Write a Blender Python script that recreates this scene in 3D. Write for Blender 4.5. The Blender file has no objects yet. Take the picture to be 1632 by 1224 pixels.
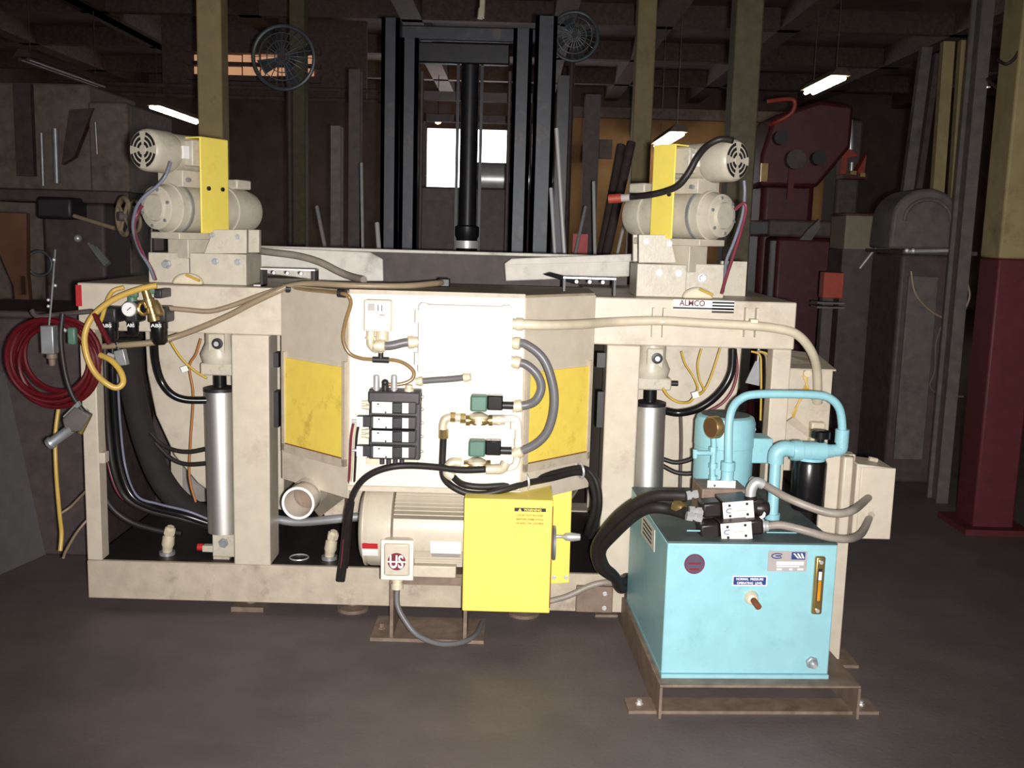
import bpy, bmesh, math, random
from mathutils import Vector, Matrix
random.seed(7)
S = bpy.context.scene
COL = S.collection
# ---------------------------------------------------------------- camera
FPX, PITCH, ROLL, CAMZ = 1600.0, math.radians(8.5), math.radians(1.6), 1.42
_R0 = Vector((1, 0, 0)); _U0 = Vector((0, math.sin(PITCH), math.cos(PITCH)))
FWD = Vector((0, math.cos(PITCH), -math.sin(PITCH)))
RGT = _R0*math.cos(ROLL) + _U0*math.sin(ROLL)
UPV = _U0*math.cos(ROLL) - _R0*math.sin(ROLL)
CAMP = Vector((0, 0, CAMZ))
cd = bpy.data.cameras.new('camera'); cam = bpy.data.objects.new('camera', cd); COL.objects.link(cam)
cd.sensor_width = 36.0; cd.lens = FPX/1632*36; cd.clip_start = .05; cd.clip_end = 200
M3 = Matrix((RGT, UPV, -FWD)).transposed()
cam.matrix_world = Matrix.Translation(CAMP) @ M3.to_4x4()
S.camera = cam
# ---------------------------------------------------------------- world, flash, exposure
wd = bpy.data.worlds.new('world'); S.world = wd; wd.use_nodes = True
bg = wd.node_tree.nodes['Background']; bg.inputs[0].default_value = (1.0, .90, .88, 1); bg.inputs[1].default_value = .30
fl = bpy.data.lights.new('camera_flash', 'SPOT'); flo = bpy.data.objects.new('camera_flash', fl); COL.objects.link(flo)
fl.energy = 680; fl.color = (1, .975, .945); fl.spot_size = math.radians(86); fl.spot_blend = 1.0; fl.shadow_soft_size = .02
flo.matrix_world = Matrix.Translation(CAMP + RGT*.05 - UPV*.02) @ (Matrix.Rotation(math.radians(0), 3, 'X') @ M3).to_4x4()
vs = S.view_settings; vs.view_transform = 'Standard'; vs.look = 'None'; vs.gamma = 1; vs.exposure = 0; vs.use_curve_mapping = False

# ---------------------------------------------------------------- pixel -> place helpers (1632x1224 frame)
def ray(x, y): return FWD + RGT*((x-816)/FPX) + UPV*((612-y)/FPX)
def w(x, y, Y):                       # point on the vertical plane at distance Y
    v = ray(x, y); return CAMP + v*(Y/v.y)
def wz(x, y, z):                      # point on the level plane at height z
    v = ray(x, y); return CAMP + v*((z-CAMZ)/v.z)
# ---------------------------------------------------------------- mesh builder
class MB:
    def __init__(s): s.v = []; s.f = []
    def add(s, vs, fs):
        o = len(s.v); s.v += [Vector(p) for p in vs]; s.f += [[i+o for i in f] for f in fs]; return s
    def box(s, x0, x1, y0, y1, z0, z1):
        return s.add([(x, y, z) for x in (x0, x1) for y in (y0, y1) for z in (z0, z1)],
                     [(0,1,3,2),(4,6,7,5),(0,4,5,1),(2,3,7,6),(0,2,6,4),(1,5,7,3)])
    def obox(s, c, a, b, d):          # centre and three half vectors
        c, a, b, d = map(Vector, (c, a, b, d))
        return s.add([c+a*i+b*j+d*k for i in (-1,1) for j in (-1,1) for k in (-1,1)],
                     [(0,1,3,2),(4,6,7,5),(0,4,5,1),(2,3,7,6),(0,2,6,4),(1,5,7,3)])
    def pb(s, x0, y0, x1, y1, Y, d):  # box whose front face spans two pixels at distance Y
        a, b = w(x0, y0, Y), w(x1, y1, Y)
        return s.box(min(a.x,b.x), max(a.x,b.x), Y, Y+d, min(a.z,b.z), max(a.z,b.z))
    def lathe(s, p, d, prof, n=24, cap=True):   # prof: (along, radius)
        p = Vector(p); d = Vector(d).normalized()
        u = d.orthogonal().normalized(); q = d.cross(u)
        vs = [p+d*t+(u*math.cos(2*math.pi*k/n)+q*math.sin(2*math.pi*k/n))*r for t, r in prof for k in range(n)]
        m = len(prof); fs = [(i*n+k, i*n+(k+1)%n, (i+1)*n+(k+1)%n, (i+1)*n+k) for i in range(m-1) for k in range(n)]
        if cap: fs += [tuple(range(n))[::-1], tuple((m-1)*n+k for k in range(n))]
        return s.add(vs, fs)
    def cyl(s, a, b, r, r2=None, n=20):
        a = Vector(a); b = Vector(b); L = (b-a).length
        return s.lathe(a, b-a, [(0, r), (L, r if r2 is None else r2)], n)
    def tube(s, pts, r, n=8, sub=6, closed=False):
        pts = [Vector(p) for p in pts]
        P = spline(pts, sub, closed) if len(pts) > 2 else pts
        m = len(P); vs = []; u = None
        for i, p in enumerate(P):
            if closed: t = (P[(i+1) % m]-P[i-1]).normalized()
            else: t = (P[min(i+1, m-1)]-P[max(i-1, 0)]).normalized()
            u = t.orthogonal() if u is None else (u - t*u.dot(t))
            if u.length < 1e-6: u = t.orthogonal()
            u = u.normalized(); q = t.cross(u)
            vs += [p+(u*math.cos(2*math.pi*k/n)+q*math.sin(2*math.pi*k/n))*r for k in range(n)]
        rng = m if closed else m-1
        fs = [(i*n+k, i*n+(k+1)%n, ((i+1)%m)*n+(k+1)%n, ((i+1)%m)*n+k) for i in range(rng) for k in range(n)]
        if not closed: fs += [tuple(range(n))[::-1], tuple((m-1)*n+k for k in range(n))]
        return s.add(vs, fs)
    def prism(s, poly, ext):
        poly = [Vector(p) for p in poly]; e = Vector(ext); n = len(poly)
        return s.add(poly+[p+e for p in poly],
                     [tuple(range(n))[::-1], tuple(range(n, 2*n))]+[(k, (k+1) % n, n+(k+1) % n, n+k) for k in range(n)])
    def sph(s, c, r, n=12):
        prof = [(-r*math.cos(math.pi*i/n)+r, max(r*math.sin(math.pi*i/n), 1e-4)) for i in range(n+1)]
        return s.lathe(Vector(c)-Vector((0, 0, r)), (0, 0, 1), prof, 2*n)
    def torus(s, c, axis, R, r, n=24, k=8):
        c = Vector(c); d = Vector(axis).normalized(); u = d.orthogonal().normalized(); q = d.cross(u)
        return s.tube([c+(u*math.cos(2*math.pi*i/n)+q*math.sin(2*math.pi*i/n))*R for i in range(n)], r, k, 1, True)
    def xf(s, M): s.v = [M @ p for p in s.v]; return s
def spline(P, sub, closed=False):
    out = []; n = len(P); seg = n if closed else n-1
    for i in range(seg):
        if closed: a, b, c, d = P[i-1], P[i], P[(i+1) % n], P[(i+2) % n]
        else: a, b, c, d = P[max(i-1, 0)], P[i], P[i+1], P[min(i+2, n-1)]
        for k in range(sub):
            t = k/sub
            out.append(.5*((2*b)+(c-a)*t+(2*a-5*b+4*c-d)*t*t+(3*b-a-3*c+d)*t**3))
    if not closed: out.append(P[-1])
    return out
WP = {}                                # world position of every object origin
def build(name, mb, mat, parent=None, bevel=0.0, ang=40, base=False):
    lo = Vector([min(p[i] for p in mb.v) for i in range(3)]); hi = Vector([max(p[i] for p in mb.v) for i in range(3)])
    c = (lo+hi)/2
    if base: c.z = lo.z
    me = bpy.data.meshes.new(name); me.from_pydata([p-c for p in mb.v], [], mb.f)
    bm = bmesh.new(); bm.from_mesh(me); bmesh.ops.recalc_face_normals(bm, faces=bm.faces); bm.to_mesh(me); bm.free()
    me.shade_smooth(); me.set_sharp_from_angle(angle=math.radians(ang))
    me.materials.append(M[mat])
    o = bpy.data.objects.new(name, me); COL.objects.link(o)
    if parent is not None: o.parent = parent; o.location = c - WP[parent]
    else: o.location = c
    WP[o] = c
    if bevel:
        b = o.modifiers.new('bevel', 'BEVEL'); b.width = bevel; b.segments = 2; b.limit_method = 'ANGLE'; b.angle_limit = math.radians(40)
    return o
def tag(o, label, cat, group=None):
    o['label'] = label; o['category'] = cat
    if group: o['group'] = group
    return o
def thing(name, label, cat, loc, group=None):
    o = bpy.data.objects.new(name, None); COL.objects.link(o); o.location = loc; o.empty_display_size = .1
    WP[o] = Vector(loc); return tag(o, label, cat, group)
def solo(name, mb, mat, label, cat, group=None, bevel=0.0, ang=40):
    return tag(build(name, mb, mat, None, bevel, ang, True), label, cat, group)
def struct(name, mb, mat, parent=None, bevel=0.0):
    o = build(name, mb, mat, parent, bevel, base=parent is None)
    if parent is None: o['kind'] = 'structure'
    return o
def text(name, s, c, h, width, mat, parent, xd=(1, 0, 0), up=(0, 0, 1), th=.0006):
    cu = bpy.data.curves.new(name, 'FONT'); cu.body = s; cu.align_x = 'CENTER'; cu.align_y = 'CENTER'; cu.extrude = .5; cu.resolution_u = 3; cu.offset = .022
    t = bpy.data.objects.new(name, cu); COL.objects.link(t); bpy.context.view_layer.update()
    me = bpy.data.meshes.new_from_object(t.evaluated_get(bpy.context.evaluated_depsgraph_get())); bpy.data.objects.remove(t); bpy.data.curves.remove(cu)
    xs = [v.co.x for v in me.vertices]; ys = [v.co.y for v in me.vertices]
    cx, cy = (min(xs)+max(xs))/2, (min(ys)+max(ys))/2; sx = width/(max(xs)-min(xs)); sy = h/(max(ys)-min(ys))
    X = Vector(xd).normalized(); U = Vector(up).normalized(); N = X.cross(U)
    mb = MB(); c = Vector(c)
    mb.v = [c+X*((v.co.x-cx)*sx)+U*((v.co.y-cy)*sy)+N*(v.co.z*th*2) for v in me.vertices]
    mb.f = [list(p.vertices) for p in me.polygons]; bpy.data.meshes.remove(me)
    return build(name, mb, mat, parent)
def hexbolt(p, d, r, L):
    return MB().lathe(p, d, [(0, r*1.5), (L*.25, r*1.5), (L*.26, r), (L, r)], 6)
# ---------------------------------------------------------------- materials
M = {}
def lin(c): return tuple(((v/255)/12.92 if v/255 <= .04045 else ((v/255+.055)/1.055)**2.4) for v in c)
def mat(name, rgb, rough=.5, metal=0.0, var=.12, scale=18.0, bump=.0, dirt=None, dirtamt=.0, dscale=3.0, coat=0.0, emit=None, estr=0.0, alpha=1.0, trans=0.0, bscale=None):
    m = bpy.data.materials.new(name); m.use_nodes = True; M[name] = m
    nt = m.node_tree; N = nt.nodes; L = nt.links; b = N['Principled BSDF']
    tc = N.new('ShaderNodeTexCoord'); base = lin(rgb)
    nz = N.new('ShaderNodeTexNoise'); nz.inputs['Scale'].default_value = scale; nz.inputs['Detail'].default_value = 6; L.new(tc.outputs['Object'], nz.inputs['Vector'])
    rp = N.new('ShaderNodeValToRGB'); L.new(nz.outputs['Fac'], rp.inputs['Fac'])
    rp.color_ramp.elements[0].position = .3; rp.color_ramp.elements[1].position = .7
    rp.color_ramp.elements[0].color = tuple(max(0, v*(1-var)) for v in base)+(1,)
    rp.color_ramp.elements[1].color = tuple(min(1, v*(1+var)) for v in base)+(1,)
    col = rp.outputs['Color']
    if dirt:
        n2 = N.new('ShaderNodeTexNoise'); n2.inputs['Scale'].default_value = dscale; n2.inputs['Detail'].default_value = 9; n2.inputs['Roughness'].default_value = .7
        L.new(tc.outputs['Object'], n2.inputs['Vector'])
        r2 = N.new('ShaderNodeValToRGB'); L.new(n2.outputs['Fac'], r2.inputs['Fac'])
        r2.color_ramp.elements[0].position = .55; r2.color_ramp.elements[0].color = (0, 0, 0, 1)
        r2.color_ramp.elements[1].position = .75; r2.color_ramp.elements[1].color = (dirtamt,)*3+(1,)
        mx = N.new('ShaderNodeMix'); mx.data_type = 'RGBA'; L.new(r2.outputs['Color'], mx.inputs['Factor'])
        L.new(col, mx.inputs['A']); mx.inputs['B'].default_value = lin(dirt)+(1,); col = mx.outputs['Result']
    L.new(col, b.inputs['Base Color'])
    b.inputs['Roughness'].default_value = rough; b.inputs['Metallic'].default_value = metal
    b.inputs['Coat Weight'].default_value = coat; b.inputs['Transmission Weight'].default_value = trans; b.inputs['Alpha'].default_value = alpha
    if emit: b.inputs['Emission Color'].default_value = lin(emit)+(1,); b.inputs['Emission Strength'].default_value = estr
    if bump:
        n3 = N.new('ShaderNodeTexNoise'); n3.inputs['Scale'].default_value = bscale or scale*4; n3.inputs['Detail'].default_value = 4; L.new(tc.outputs['Object'], n3.inputs['Vector'])
        bp = N.new('ShaderNodeBump'); bp.inputs['Strength'].default_value = bump; bp.inputs['Distance'].default_value = .01
        L.new(n3.outputs['Fac'], bp.inputs['Height']); L.new(bp.outputs['Normal'], b.inputs['Normal'])
    return m
GR = (70, 55, 45)
mat('beige', (204, 193, 175), .42, var=.07, dirt=(120, 98, 76), dirtamt=.45, dscale=5, bump=.05)
mat('beige_dirty', (188, 175, 156), .55, var=.12, dirt=(95, 80, 66), dirtamt=.7, dscale=7, bump=.08)
mat('cream', (236, 229, 214), .33, var=.02, dirt=(205, 180, 140), dirtamt=.35, dscale=4)
mat('white_box', (246, 243, 234), .28, var=.01)
mat('motor_beige', (204, 194, 176), .36, var=.06, dirt=(130, 112, 90), dirtamt=.4, dscale=9)
mat('head_beige', (196, 188, 170), .4, var=.08, dirt=(110, 98, 82), dirtamt=.5, dscale=12, bump=.08)
mat('yellow', (246, 224, 104), .42, var=.04, dirt=(190, 150, 40), dirtamt=.4, dscale=9)
mat('yellow_worn', (242, 213, 92), .5, var=.05, dirt=(150, 100, 40), dirtamt=.6, dscale=12)
mat('bay_grey', (160, 153, 146), .7, var=.12)
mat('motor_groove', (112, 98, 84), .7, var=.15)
mat('badge_purple', (84, 72, 92), .5, var=.1)
mat('gap_dark', (34, 30, 29), .9, var=.2)  # matte near-black, gives the hull-side gap its darkness
mat('gauge_face', (88, 58, 40), .4, var=.1)
mat('rust_edge', (120, 66, 36), .8, var=.3)
mat('blue', (146, 196, 206), .4, var=.05, dirt=(80, 140, 150), dirtamt=.3, dscale=10, bump=.05)
mat('blue_top', (72, 84, 84), .6, var=.2, dirt=(66, 62, 56), dirtamt=.9, dscale=9)
mat('black_rubber', (36, 32, 31), .5, var=.2)
mat('black_gloss', (20, 19, 20), .25, var=.1)
mat('black_plastic', (38, 37, 39), .45, var=.15)
mat('manifold', (70, 66, 68), .4, var=.12, metal=.2)
mat('steel', (214, 214, 214), .38, metal=.55, var=.08)
mat('galv', (170, 172, 175), .42, metal=.6, var=.15)
mat('alu', (240, 238, 234), .47, metal=1.0, var=.03)
mat('brass', (186, 160, 106), .3, metal=.8, var=.15)
mat('fitting', (226, 214, 186), .4, metal=.25, var=.15)
mat('grey_hose', (108, 106, 108), .38, var=.08)
mat('dirty_conduit', (150, 140, 130), .45, var=.15)
mat('conduit', (216, 204, 178), .4, var=.08)
mat('clear_brown', (140, 112, 74), .2, var=.15, coat=.4)
mat('tan_hose', (150, 132, 108), .4, var=.12)
mat('yellow_hose', (206, 170, 84), .35, var=.08)
mat('red_hose', (92, 18, 26), .3, var=.15)
mat('yellow_wire', (200, 165, 70), .45)
mat('orange_wire', (170, 110, 60), .45)
mat('purple_wire', (120, 50, 66), .4)
mat('grey_wire', (120, 122, 140), .4)
mat('red', (186, 36, 44), .5)
mat('red_print', (190, 40, 52), .5)
mat('maroon', (118, 30, 44), .5, var=.02)
mat('white', (242, 242, 240), .4, var=.01)
mat('label_white', (226, 222, 214), .45, var=.03)
mat('label_grey', (170, 162, 160), .45, var=.08)
mat('label_blue', (44, 62, 120), .45, var=.05)
mat('ink', (32, 30, 36), .6, var=.02)
mat('brown_ink', (150, 100, 46), .6, var=.02)
mat('green', (84, 120, 104), .45, var=.08)
mat('valve_black', (44, 38, 38), .4, var=.15, metal=.3)
mat('amber', (206, 140, 30), .15, var=.2, coat=.5)
mat('dark_hole', (14, 13, 13), .9, var=.0)
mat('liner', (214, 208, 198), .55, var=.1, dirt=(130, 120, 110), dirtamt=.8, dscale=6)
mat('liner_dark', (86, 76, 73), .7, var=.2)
mat('deck', (160, 146, 124), .55, var=.2, dirt=(80, 62, 50), dirtamt=.8, dscale=9)
mat('pvc', (226, 218, 204), .35, var=.05)
mat('rusty_steel', (130, 112, 98), .6, metal=.2, var=.25, dirt=(92, 66, 50), dirtamt=.6, dscale=12)
# setting
mat('floor', (100, 90, 88), .62, var=.16, scale=5, dirt=(98, 92, 88), dirtamt=.5, dscale=1.6, bump=.12, bscale=60)
mat('wall', (134, 119, 112), .85, var=.2, scale=3)
mat('wall_tan', (146, 112, 76), .85, var=.2, scale=3)
mat('ceiling', (136, 119, 114), .9, var=.3, scale=2)
mat('roof_beam', (118, 102, 97), .8, var=.25)
mat('column_yellow', (158, 142, 100), .6, var=.14, scale=10, dirt=(90, 80, 60), dirtamt=.7, dscale=6)
mat('column_green', (92, 86, 62), .65, var=.2, dirt=(70, 64, 52), dirtamt=.7, dscale=6)
mat('column_red', (92, 32, 36), .6, var=.15, dirt=(70, 30, 30), dirtamt=.6, dscale=5)
mat('daylight', (255, 255, 255), .5, emit=(250, 252, 255), estr=5.0)
mat('amber_light', (255, 180, 120), .5, emit=(232, 176, 136), estr=.55, var=.2, scale=8)
mat('tube_light', (255, 250, 235), .4, emit=(255, 244, 216), estr=22.0)
mat('tube_dead', (150, 130, 128), .4)
mat('lamp_orange', (255, 210, 150), .4, emit=(255, 190, 110), estr=30.0)
mat('fixture', (120, 108, 100), .5)
mat('mast', (58, 61, 68), .42, metal=.3, var=.15, dirt=(120, 98, 66), dirtamt=.5, dscale=8)
mat('mast_dark', (38, 37, 41), .4, metal=.4, var=.2)
mat('chrome', (244, 244, 244), .42, metal=.45, var=.02)
mat('machine_red', (76, 30, 33), .5, var=.2, dirt=(40, 22, 24), dirtamt=.8, dscale=4)
mat('machine_dark', (76, 65, 64), .6, var=.25)
mat('machine_grey', (98, 92, 88), .6, var=.2, dirt=(60, 54, 52), dirtamt=.8, dscale=4)
mat('machine_brown', (120, 108, 98), .65, var=.2, dirt=(64, 56, 52), dirtamt=.8, dscale=3)
mat('wood', (100, 66, 44), .7, var=.25, scale=6)
mat('cardboard', (128, 118, 100), .8, var=.1)
mat('sheet_grey', (122, 119, 120), .5, metal=.3, var=.1, dirt=(140, 136, 134), dirtamt=.5, dscale=2)
mat('fan_wire', (104, 110, 116), .45, metal=.4)
mat('orange', (152, 58, 42), .55)
# ================================================================ the hall
struct('floor', MB().box(-11, 11, -4, 26, -.1, 0), 'floor')
XB, YB, ZC = 10.5, 23.0, 4.7
# back wall with the daylit door opening left free
dx0, dx1, dz = w(681, 206, YB).x, w(808, 206, YB).x, w(745, 206, YB).z
struct('wall_back', MB().box(-XB, dx0, YB, YB+.2, 0, ZC).box(dx1, XB, YB, YB+.2, 0, ZC).box(dx0, dx1, YB, YB+.2, dz, ZC), 'wall')
struct('wall_left', MB().box(-XB-.2, -XB, -4, YB+.2, 0, ZC), 'wall')
struct('wall_right', MB().box(XB, XB+.2, -4, YB+.2, 0, ZC), 'wall')
ce = struct('ceiling', MB().box(-XB, XB, -4, YB+.2, ZC, ZC+.15), 'ceiling')
for yy in (6.6, 9.4, 12.2, 15.0, 17.8, 20.6): struct('beam', MB().box(-XB, XB, yy-.09, yy+.09, ZC-.3, ZC), 'roof_beam', ce)
for xx in [(wz(*a_, z_).x+wz(*b_, z_).x)/2 for a_, b_, z_ in (((1343, 120), (1287, 145), 3.4), ((247, 168), (315, 194), 3.4), ((1090, 210), (1043, 230), 2.75), ((40, 90), (158, 135), 3.4))]+[-8.4, -3.9, w(698, 192, 20).x, .6, 6.3, 8.4]: struct('joist', MB().box(xx-.15, xx+.15, 5, YB, ZC-.3, ZC), 'roof_beam', ce)
dr = struct('door_1', MB().box(dx0, dx1, YB+.08, YB+.1, 0, dz), 'daylight')
struct('door_frame', MB().box(dx0-.1, dx0, YB-.06, YB, 0, dz+.1).box(dx1, dx1+.1, YB-.06, YB, 0, dz+.1).box(dx0, dx1, YB-.06, YB, dz, dz+.1), 'roof_beam', dr)
# tan partition seen to the right of the truck mast
struct('wall_partition', MB().box(w(885, 300, 15).x, w(1330, 300, 15).x, 15, 15.15, 0, w(950, 170, 15).z), 'wall_tan')
struct('trim_1', MB().box(w(885, 300, 15).x, w(1330, 300, 15).x, 14.9, 15, w(950, 188, 15).z, w(950, 172, 15).z), 'roof_beam')
# lit clerestory window: amber panes between dark bars
WY = 16.0
a, b = w(306, 84, WY), w(500, 121, WY)
win = struct('window_1', MB().box(a.x-.5, b.x+.8, WY+.1, WY+.2, b.z-.35, ZC), 'roof_beam')
xs = [306, 345, 384, 413, 441, 470, 500]
for i in range(6):
    for (u, v) in ((86, 101), (105, 120)):
        p, q = w(xs[i]+1.5, u, WY), w(xs[i+1]-1.5, v, WY)
        struct('pane', MB().box(p.x, q.x, WY+.06, WY+.09, min(p.z, q.z), max(p.z, q.z)), 'amber_light', win)
struct('window_frame', MB().box(a.x-.1, b.x+.1, WY, WY+.1, b.z-.1, b.z-.02).box(a.x-.1, b.x+.1, WY, WY+.1, (a.z+b.z)/2-.03, (a.z+b.z)/2+.03).box(a.x-.1, b.x+.1, WY, WY+.1, a.z+.02, a.z+.1), 'roof_beam', win)
# long pipe rail under the window
for py, n in ((137, 0), (153, 1)):
    p, q = w(300, py, 15.5), w(640, py+9, 15.5)
    struct('trim_%d' % (n+2), MB().cyl((p.x-2, 15.5, p.z), (q.x, 15.5, p.z), .035), 'roof_beam')

# ---------------------------------------------------------------- columns
def column(px0, px1, Y, mt, label, ytop=0, pipe=False, split=None):
    xm, r = w((px0+px1)/2, 250, Y).x, (w(px1, 250, Y).x-w(px0, 250, Y).x)/2
    t = thing('column', label, 'column', (xm, Y, 0))
    z1 = split if split else 0
    build('shaft', MB().box(xm-r, xm+r, Y-r, Y+r, z1, ZC-.32), mt, t, bevel=.012)
    if split: build('red_base', MB().box(xm-r*1.005, xm+r*1.005, Y-r*1.005, Y+r*1.005, 0, split), 'column_red', t, bevel=.012)
    build('base_plate', MB().box(xm-r*1.6, xm+r*1.6, Y-r*1.6, Y+r*1.6, 0, .03), mt if not split else 'column_red', t)
    build('cap_plate', MB().box(xm-r*1.6, xm+r*1.6, Y-r*1.6, Y+r*1.6, ZC-.32, ZC-.3), mt, t)
    return t
column(322, 361, 6.6, 'column_yellow', 'faded yellow square column behind the drive head beside the regulators')
column(464, 489, 9.4, 'column_green', 'dull olive column under the amber window by the pedestal fan')
column(1005, 1035, 9.4, 'column_yellow', 'yellow column in front of the tan partition')
column(1156, 1199, 6.6, 'column_green', 'olive green column rising behind the drive head nearest the nameplate')
column(1592, 1660, 5.0, 'column_yellow', 'thick yellow column with its lower part painted red', split=w(1610, 412, 5.0).z)

# ---------------------------------------------------------------- hanging tube lights
def tubelight(p0, p1, Z, lit, label, group=None):
    a = wz(*p0, Z); b = wz(*p1, Z)
    x = (a.x+b.x)/2; y0, y1 = sorted((a.y, b.y))
    y1 = min(y1, y0+2.5)
    t = thing('tube_light', label, 'light', (x, (y0+y1)/2, Z), group)
    build('housing', MB().prism([(x-.12, y0, Z), (x+.12, y0, Z), (x+.05, y0, Z+.09), (x-.05, y0, Z+.09)], (0, y1-y0, 0)), 'fixture', t)
    for s in (-.05, .05): build('tube', MB().cyl((x+s, y0+.03, Z-.03), (x+s, y1-.03, Z-.03), .024, n=10), 'tube_light' if lit else 'tube_dead', t)
    for yy in (y0+.2, y1-.2): build('chain', MB().cyl((x, yy, Z+.09), (x, yy, ZC-.305), .006, n=6), 'fixture', t)
tubelight((1343, 120), (1287, 145), 3.4, True, 'lit tube light over the red milling machine')
tubelight((247, 168), (315, 194), 3.4, True, 'lit tube light seen beside the faded yellow column')
tubelight((1090, 210), (1043, 230), 2.75, True, 'lit tube light in front of the tan partition')
tubelight((40, 90), (158, 135), 3.4, False, 'unlit tube light above the brown machine cabinet')
c = w(698, 192, 20)
bl = thing('bulb_lamp', 'small glowing orange bulb above the bright doorway', 'lamp', (c.x, c.y, c.z))
build('bulb', MB().sph(c, .07, 8), 'lamp_orange', bl); build('cord', MB().cyl(c+Vector((0, 0, .06)), (c.x, c.y, ZC-.3), .008, n=6), 'black_rubber', bl)
c = w(767, 14, 7.2); solo('hanging_rope', MB().tube([(c.x+.03, 7.2, ZC-.3), w(769, 0, 7.2), c, w(765, 30, 7.2)], .02), 'conduit', 'pale rope end dangling above the forklift mast', 'rope')

# ---------------------------------------------------------------- forklift
FY = 6.7
fk = thing('forklift', 'dark grey forklift with a tall mast standing behind the tub', 'forklift', (w(743, 400, FY).x, FY, 0))
def rail(px0, px1, ytop, Y, d, name, mt):
    x0, x1 = w(px0, 300, Y).x, w(px1, 300, Y).x; zt = w((px0+px1)/2, ytop, Y).z; t = .025
    build(name, MB().box(x0, x1, Y, Y+t, .08, zt).box(x0, x0+t, Y, Y+d, .08, zt).box(x1-t, x1, Y, Y+d, .08, zt), mt, fk)
rail(606, 634, 28, FY, .16, 'outer_rail', 'mast'); rail(636, 664, 60, FY+.03, .14, 'inner_rail', 'mast')
rail(846, 880, 25, FY, .16, 'outer_rail', 'mast'); rail(812, 842, 45, FY+.03, .14, 'inner_rail', 'mast')
p, q = w(664, 62, FY), w(812, 100, FY); build('crossbar', MB().box(p.x, q.x, FY+.08, FY+.16, q.z, p.z), 'mast_dark', fk, bevel=.01)
p, q = w(606, 30, FY), w(880, 62, FY); build('crossbar', MB().box(p.x, q.x, FY+.16, FY+.2, q.z, p.z), 'mast', fk, bevel=.01)
cx = w(744, 300, FY).x
build('lift_cylinder', MB().lathe((cx, FY+.16, .2), (0, 0, 1), [(0, .075), (1.18, .075), (1.2, .085), (1.26, .085), (1.27, .06), (w(744, 82, FY).z-.2, .06)], 20), 'mast_dark', fk)
build('gland_glint', MB().lathe((cx, FY+.16, w(741, 396, FY).z), (0, 0, 1), [(0, .088), (.03, .09), (.05, .088)], 20), 'chrome', fk)  # bright ring put in for the star-like reflection low on the cylinder
for s in (-1, 1): build('lift_chain', MB().box(cx+s*.078-.01, cx+s*.078+.01, FY+.14, FY+.16, .4, w(744, 95, FY).z), 'mast_dark', fk)
for px in (668, 808): build('hose_guide', MB().cyl((w(px, 300, FY).x, FY+.1, .4), (w(px, 300, FY).x, FY+.1, w(px, 110, FY).z), .012), 'machine_dark', fk)
p, q = w(600, 398, FY), w(886, 398, FY); build('carriage', MB().box(p.x, q.x, FY-.09, FY-.02, .5, 1.15), 'mast_dark', fk, bevel=.01)
build('hood', MB().prism([(cx-.5, FY+.9, .35), (cx-.5, FY+2.6, .35), (cx-.5, FY+2.6, 1.25), (cx-.5, FY+2.3, 1.35), (cx-.5, FY+.9, 1.1)], (1.0, 0, 0)), 'machine_dark', fk, bevel=.03)
build('tank_rack', MB().box(cx-.02, cx+.5, FY+1.95, FY+2.3, 1.3, 1.76), 'machine_dark', fk, bevel=.01)
build('seat', MB().box(cx-.27, cx+.27, FY+1.35, FY+1.8, 1.2, 1.36).prism([(cx-.27, FY+1.75, 1.3), (cx-.27, FY+1.9, 1.3), (cx-.27, FY+2.0, 1.78), (cx-.27, FY+1.9, 1.8)], (.54, 0, 0)), 'black_plastic', fk, bevel=.04)
build('dashboard', MB().prism([(cx-.42, FY+.42, .9), (cx-.42, FY+.7, .9), (cx-.42, FY+.7, 1.68), (cx-.42, FY+.5, 1.74)], (.84, 0, 0)), 'machine_dark', fk, bevel=.02)
build('steering_wheel', MB().torus((cx-.1, FY+.95, 1.5), (0, -.5, .86), .17, .015), 'black_plastic', fk)
build('tank', MB().cyl((cx-.02, FY+2.1, 1.88), (cx+.66, FY+2.1, 1.88), .14, n=24), 'steel', fk)
for s in (-1, 1):
    for (y0, y1, nm) in ((FY+.55, FY+.8, 'guard_post'), (FY+2.4, FY+2.2, 'guard_post')):
        build(nm, MB().obox(((cx+s*.5), (y0+y1)/2, 1.65), (.03, 0, 0), (0, .035, 0), (0, (y1-y0)/2, .75)), 'machine_dark', fk)
build('overhead_guard', MB().box(cx-.53, cx+.53, FY+.75, FY+.82, 2.36, 2.42).box(cx-.53, cx+.53, FY+2.18, FY+2.25, 2.36, 2.42).box(cx-.53, cx-.47, FY+.75, FY+2.25, 2.36, 2.42).box(cx+.47, cx+.53, FY+.75, FY+2.25, 2.36, 2.42), 'machine_dark', fk)
for s in (-1, 1):
    for yy, r in ((FY+.45, .3), (FY+2.2, .27)):
        build('wheel', MB().lathe((cx+s*.58-.1, yy, r), (1, 0, 0), [(0, r*.5), (0, r*.9), (.02, r), (.18, r), (.2, r*.9), (.2, r*.5)], 28), 'black_rubber', fk)

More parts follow.
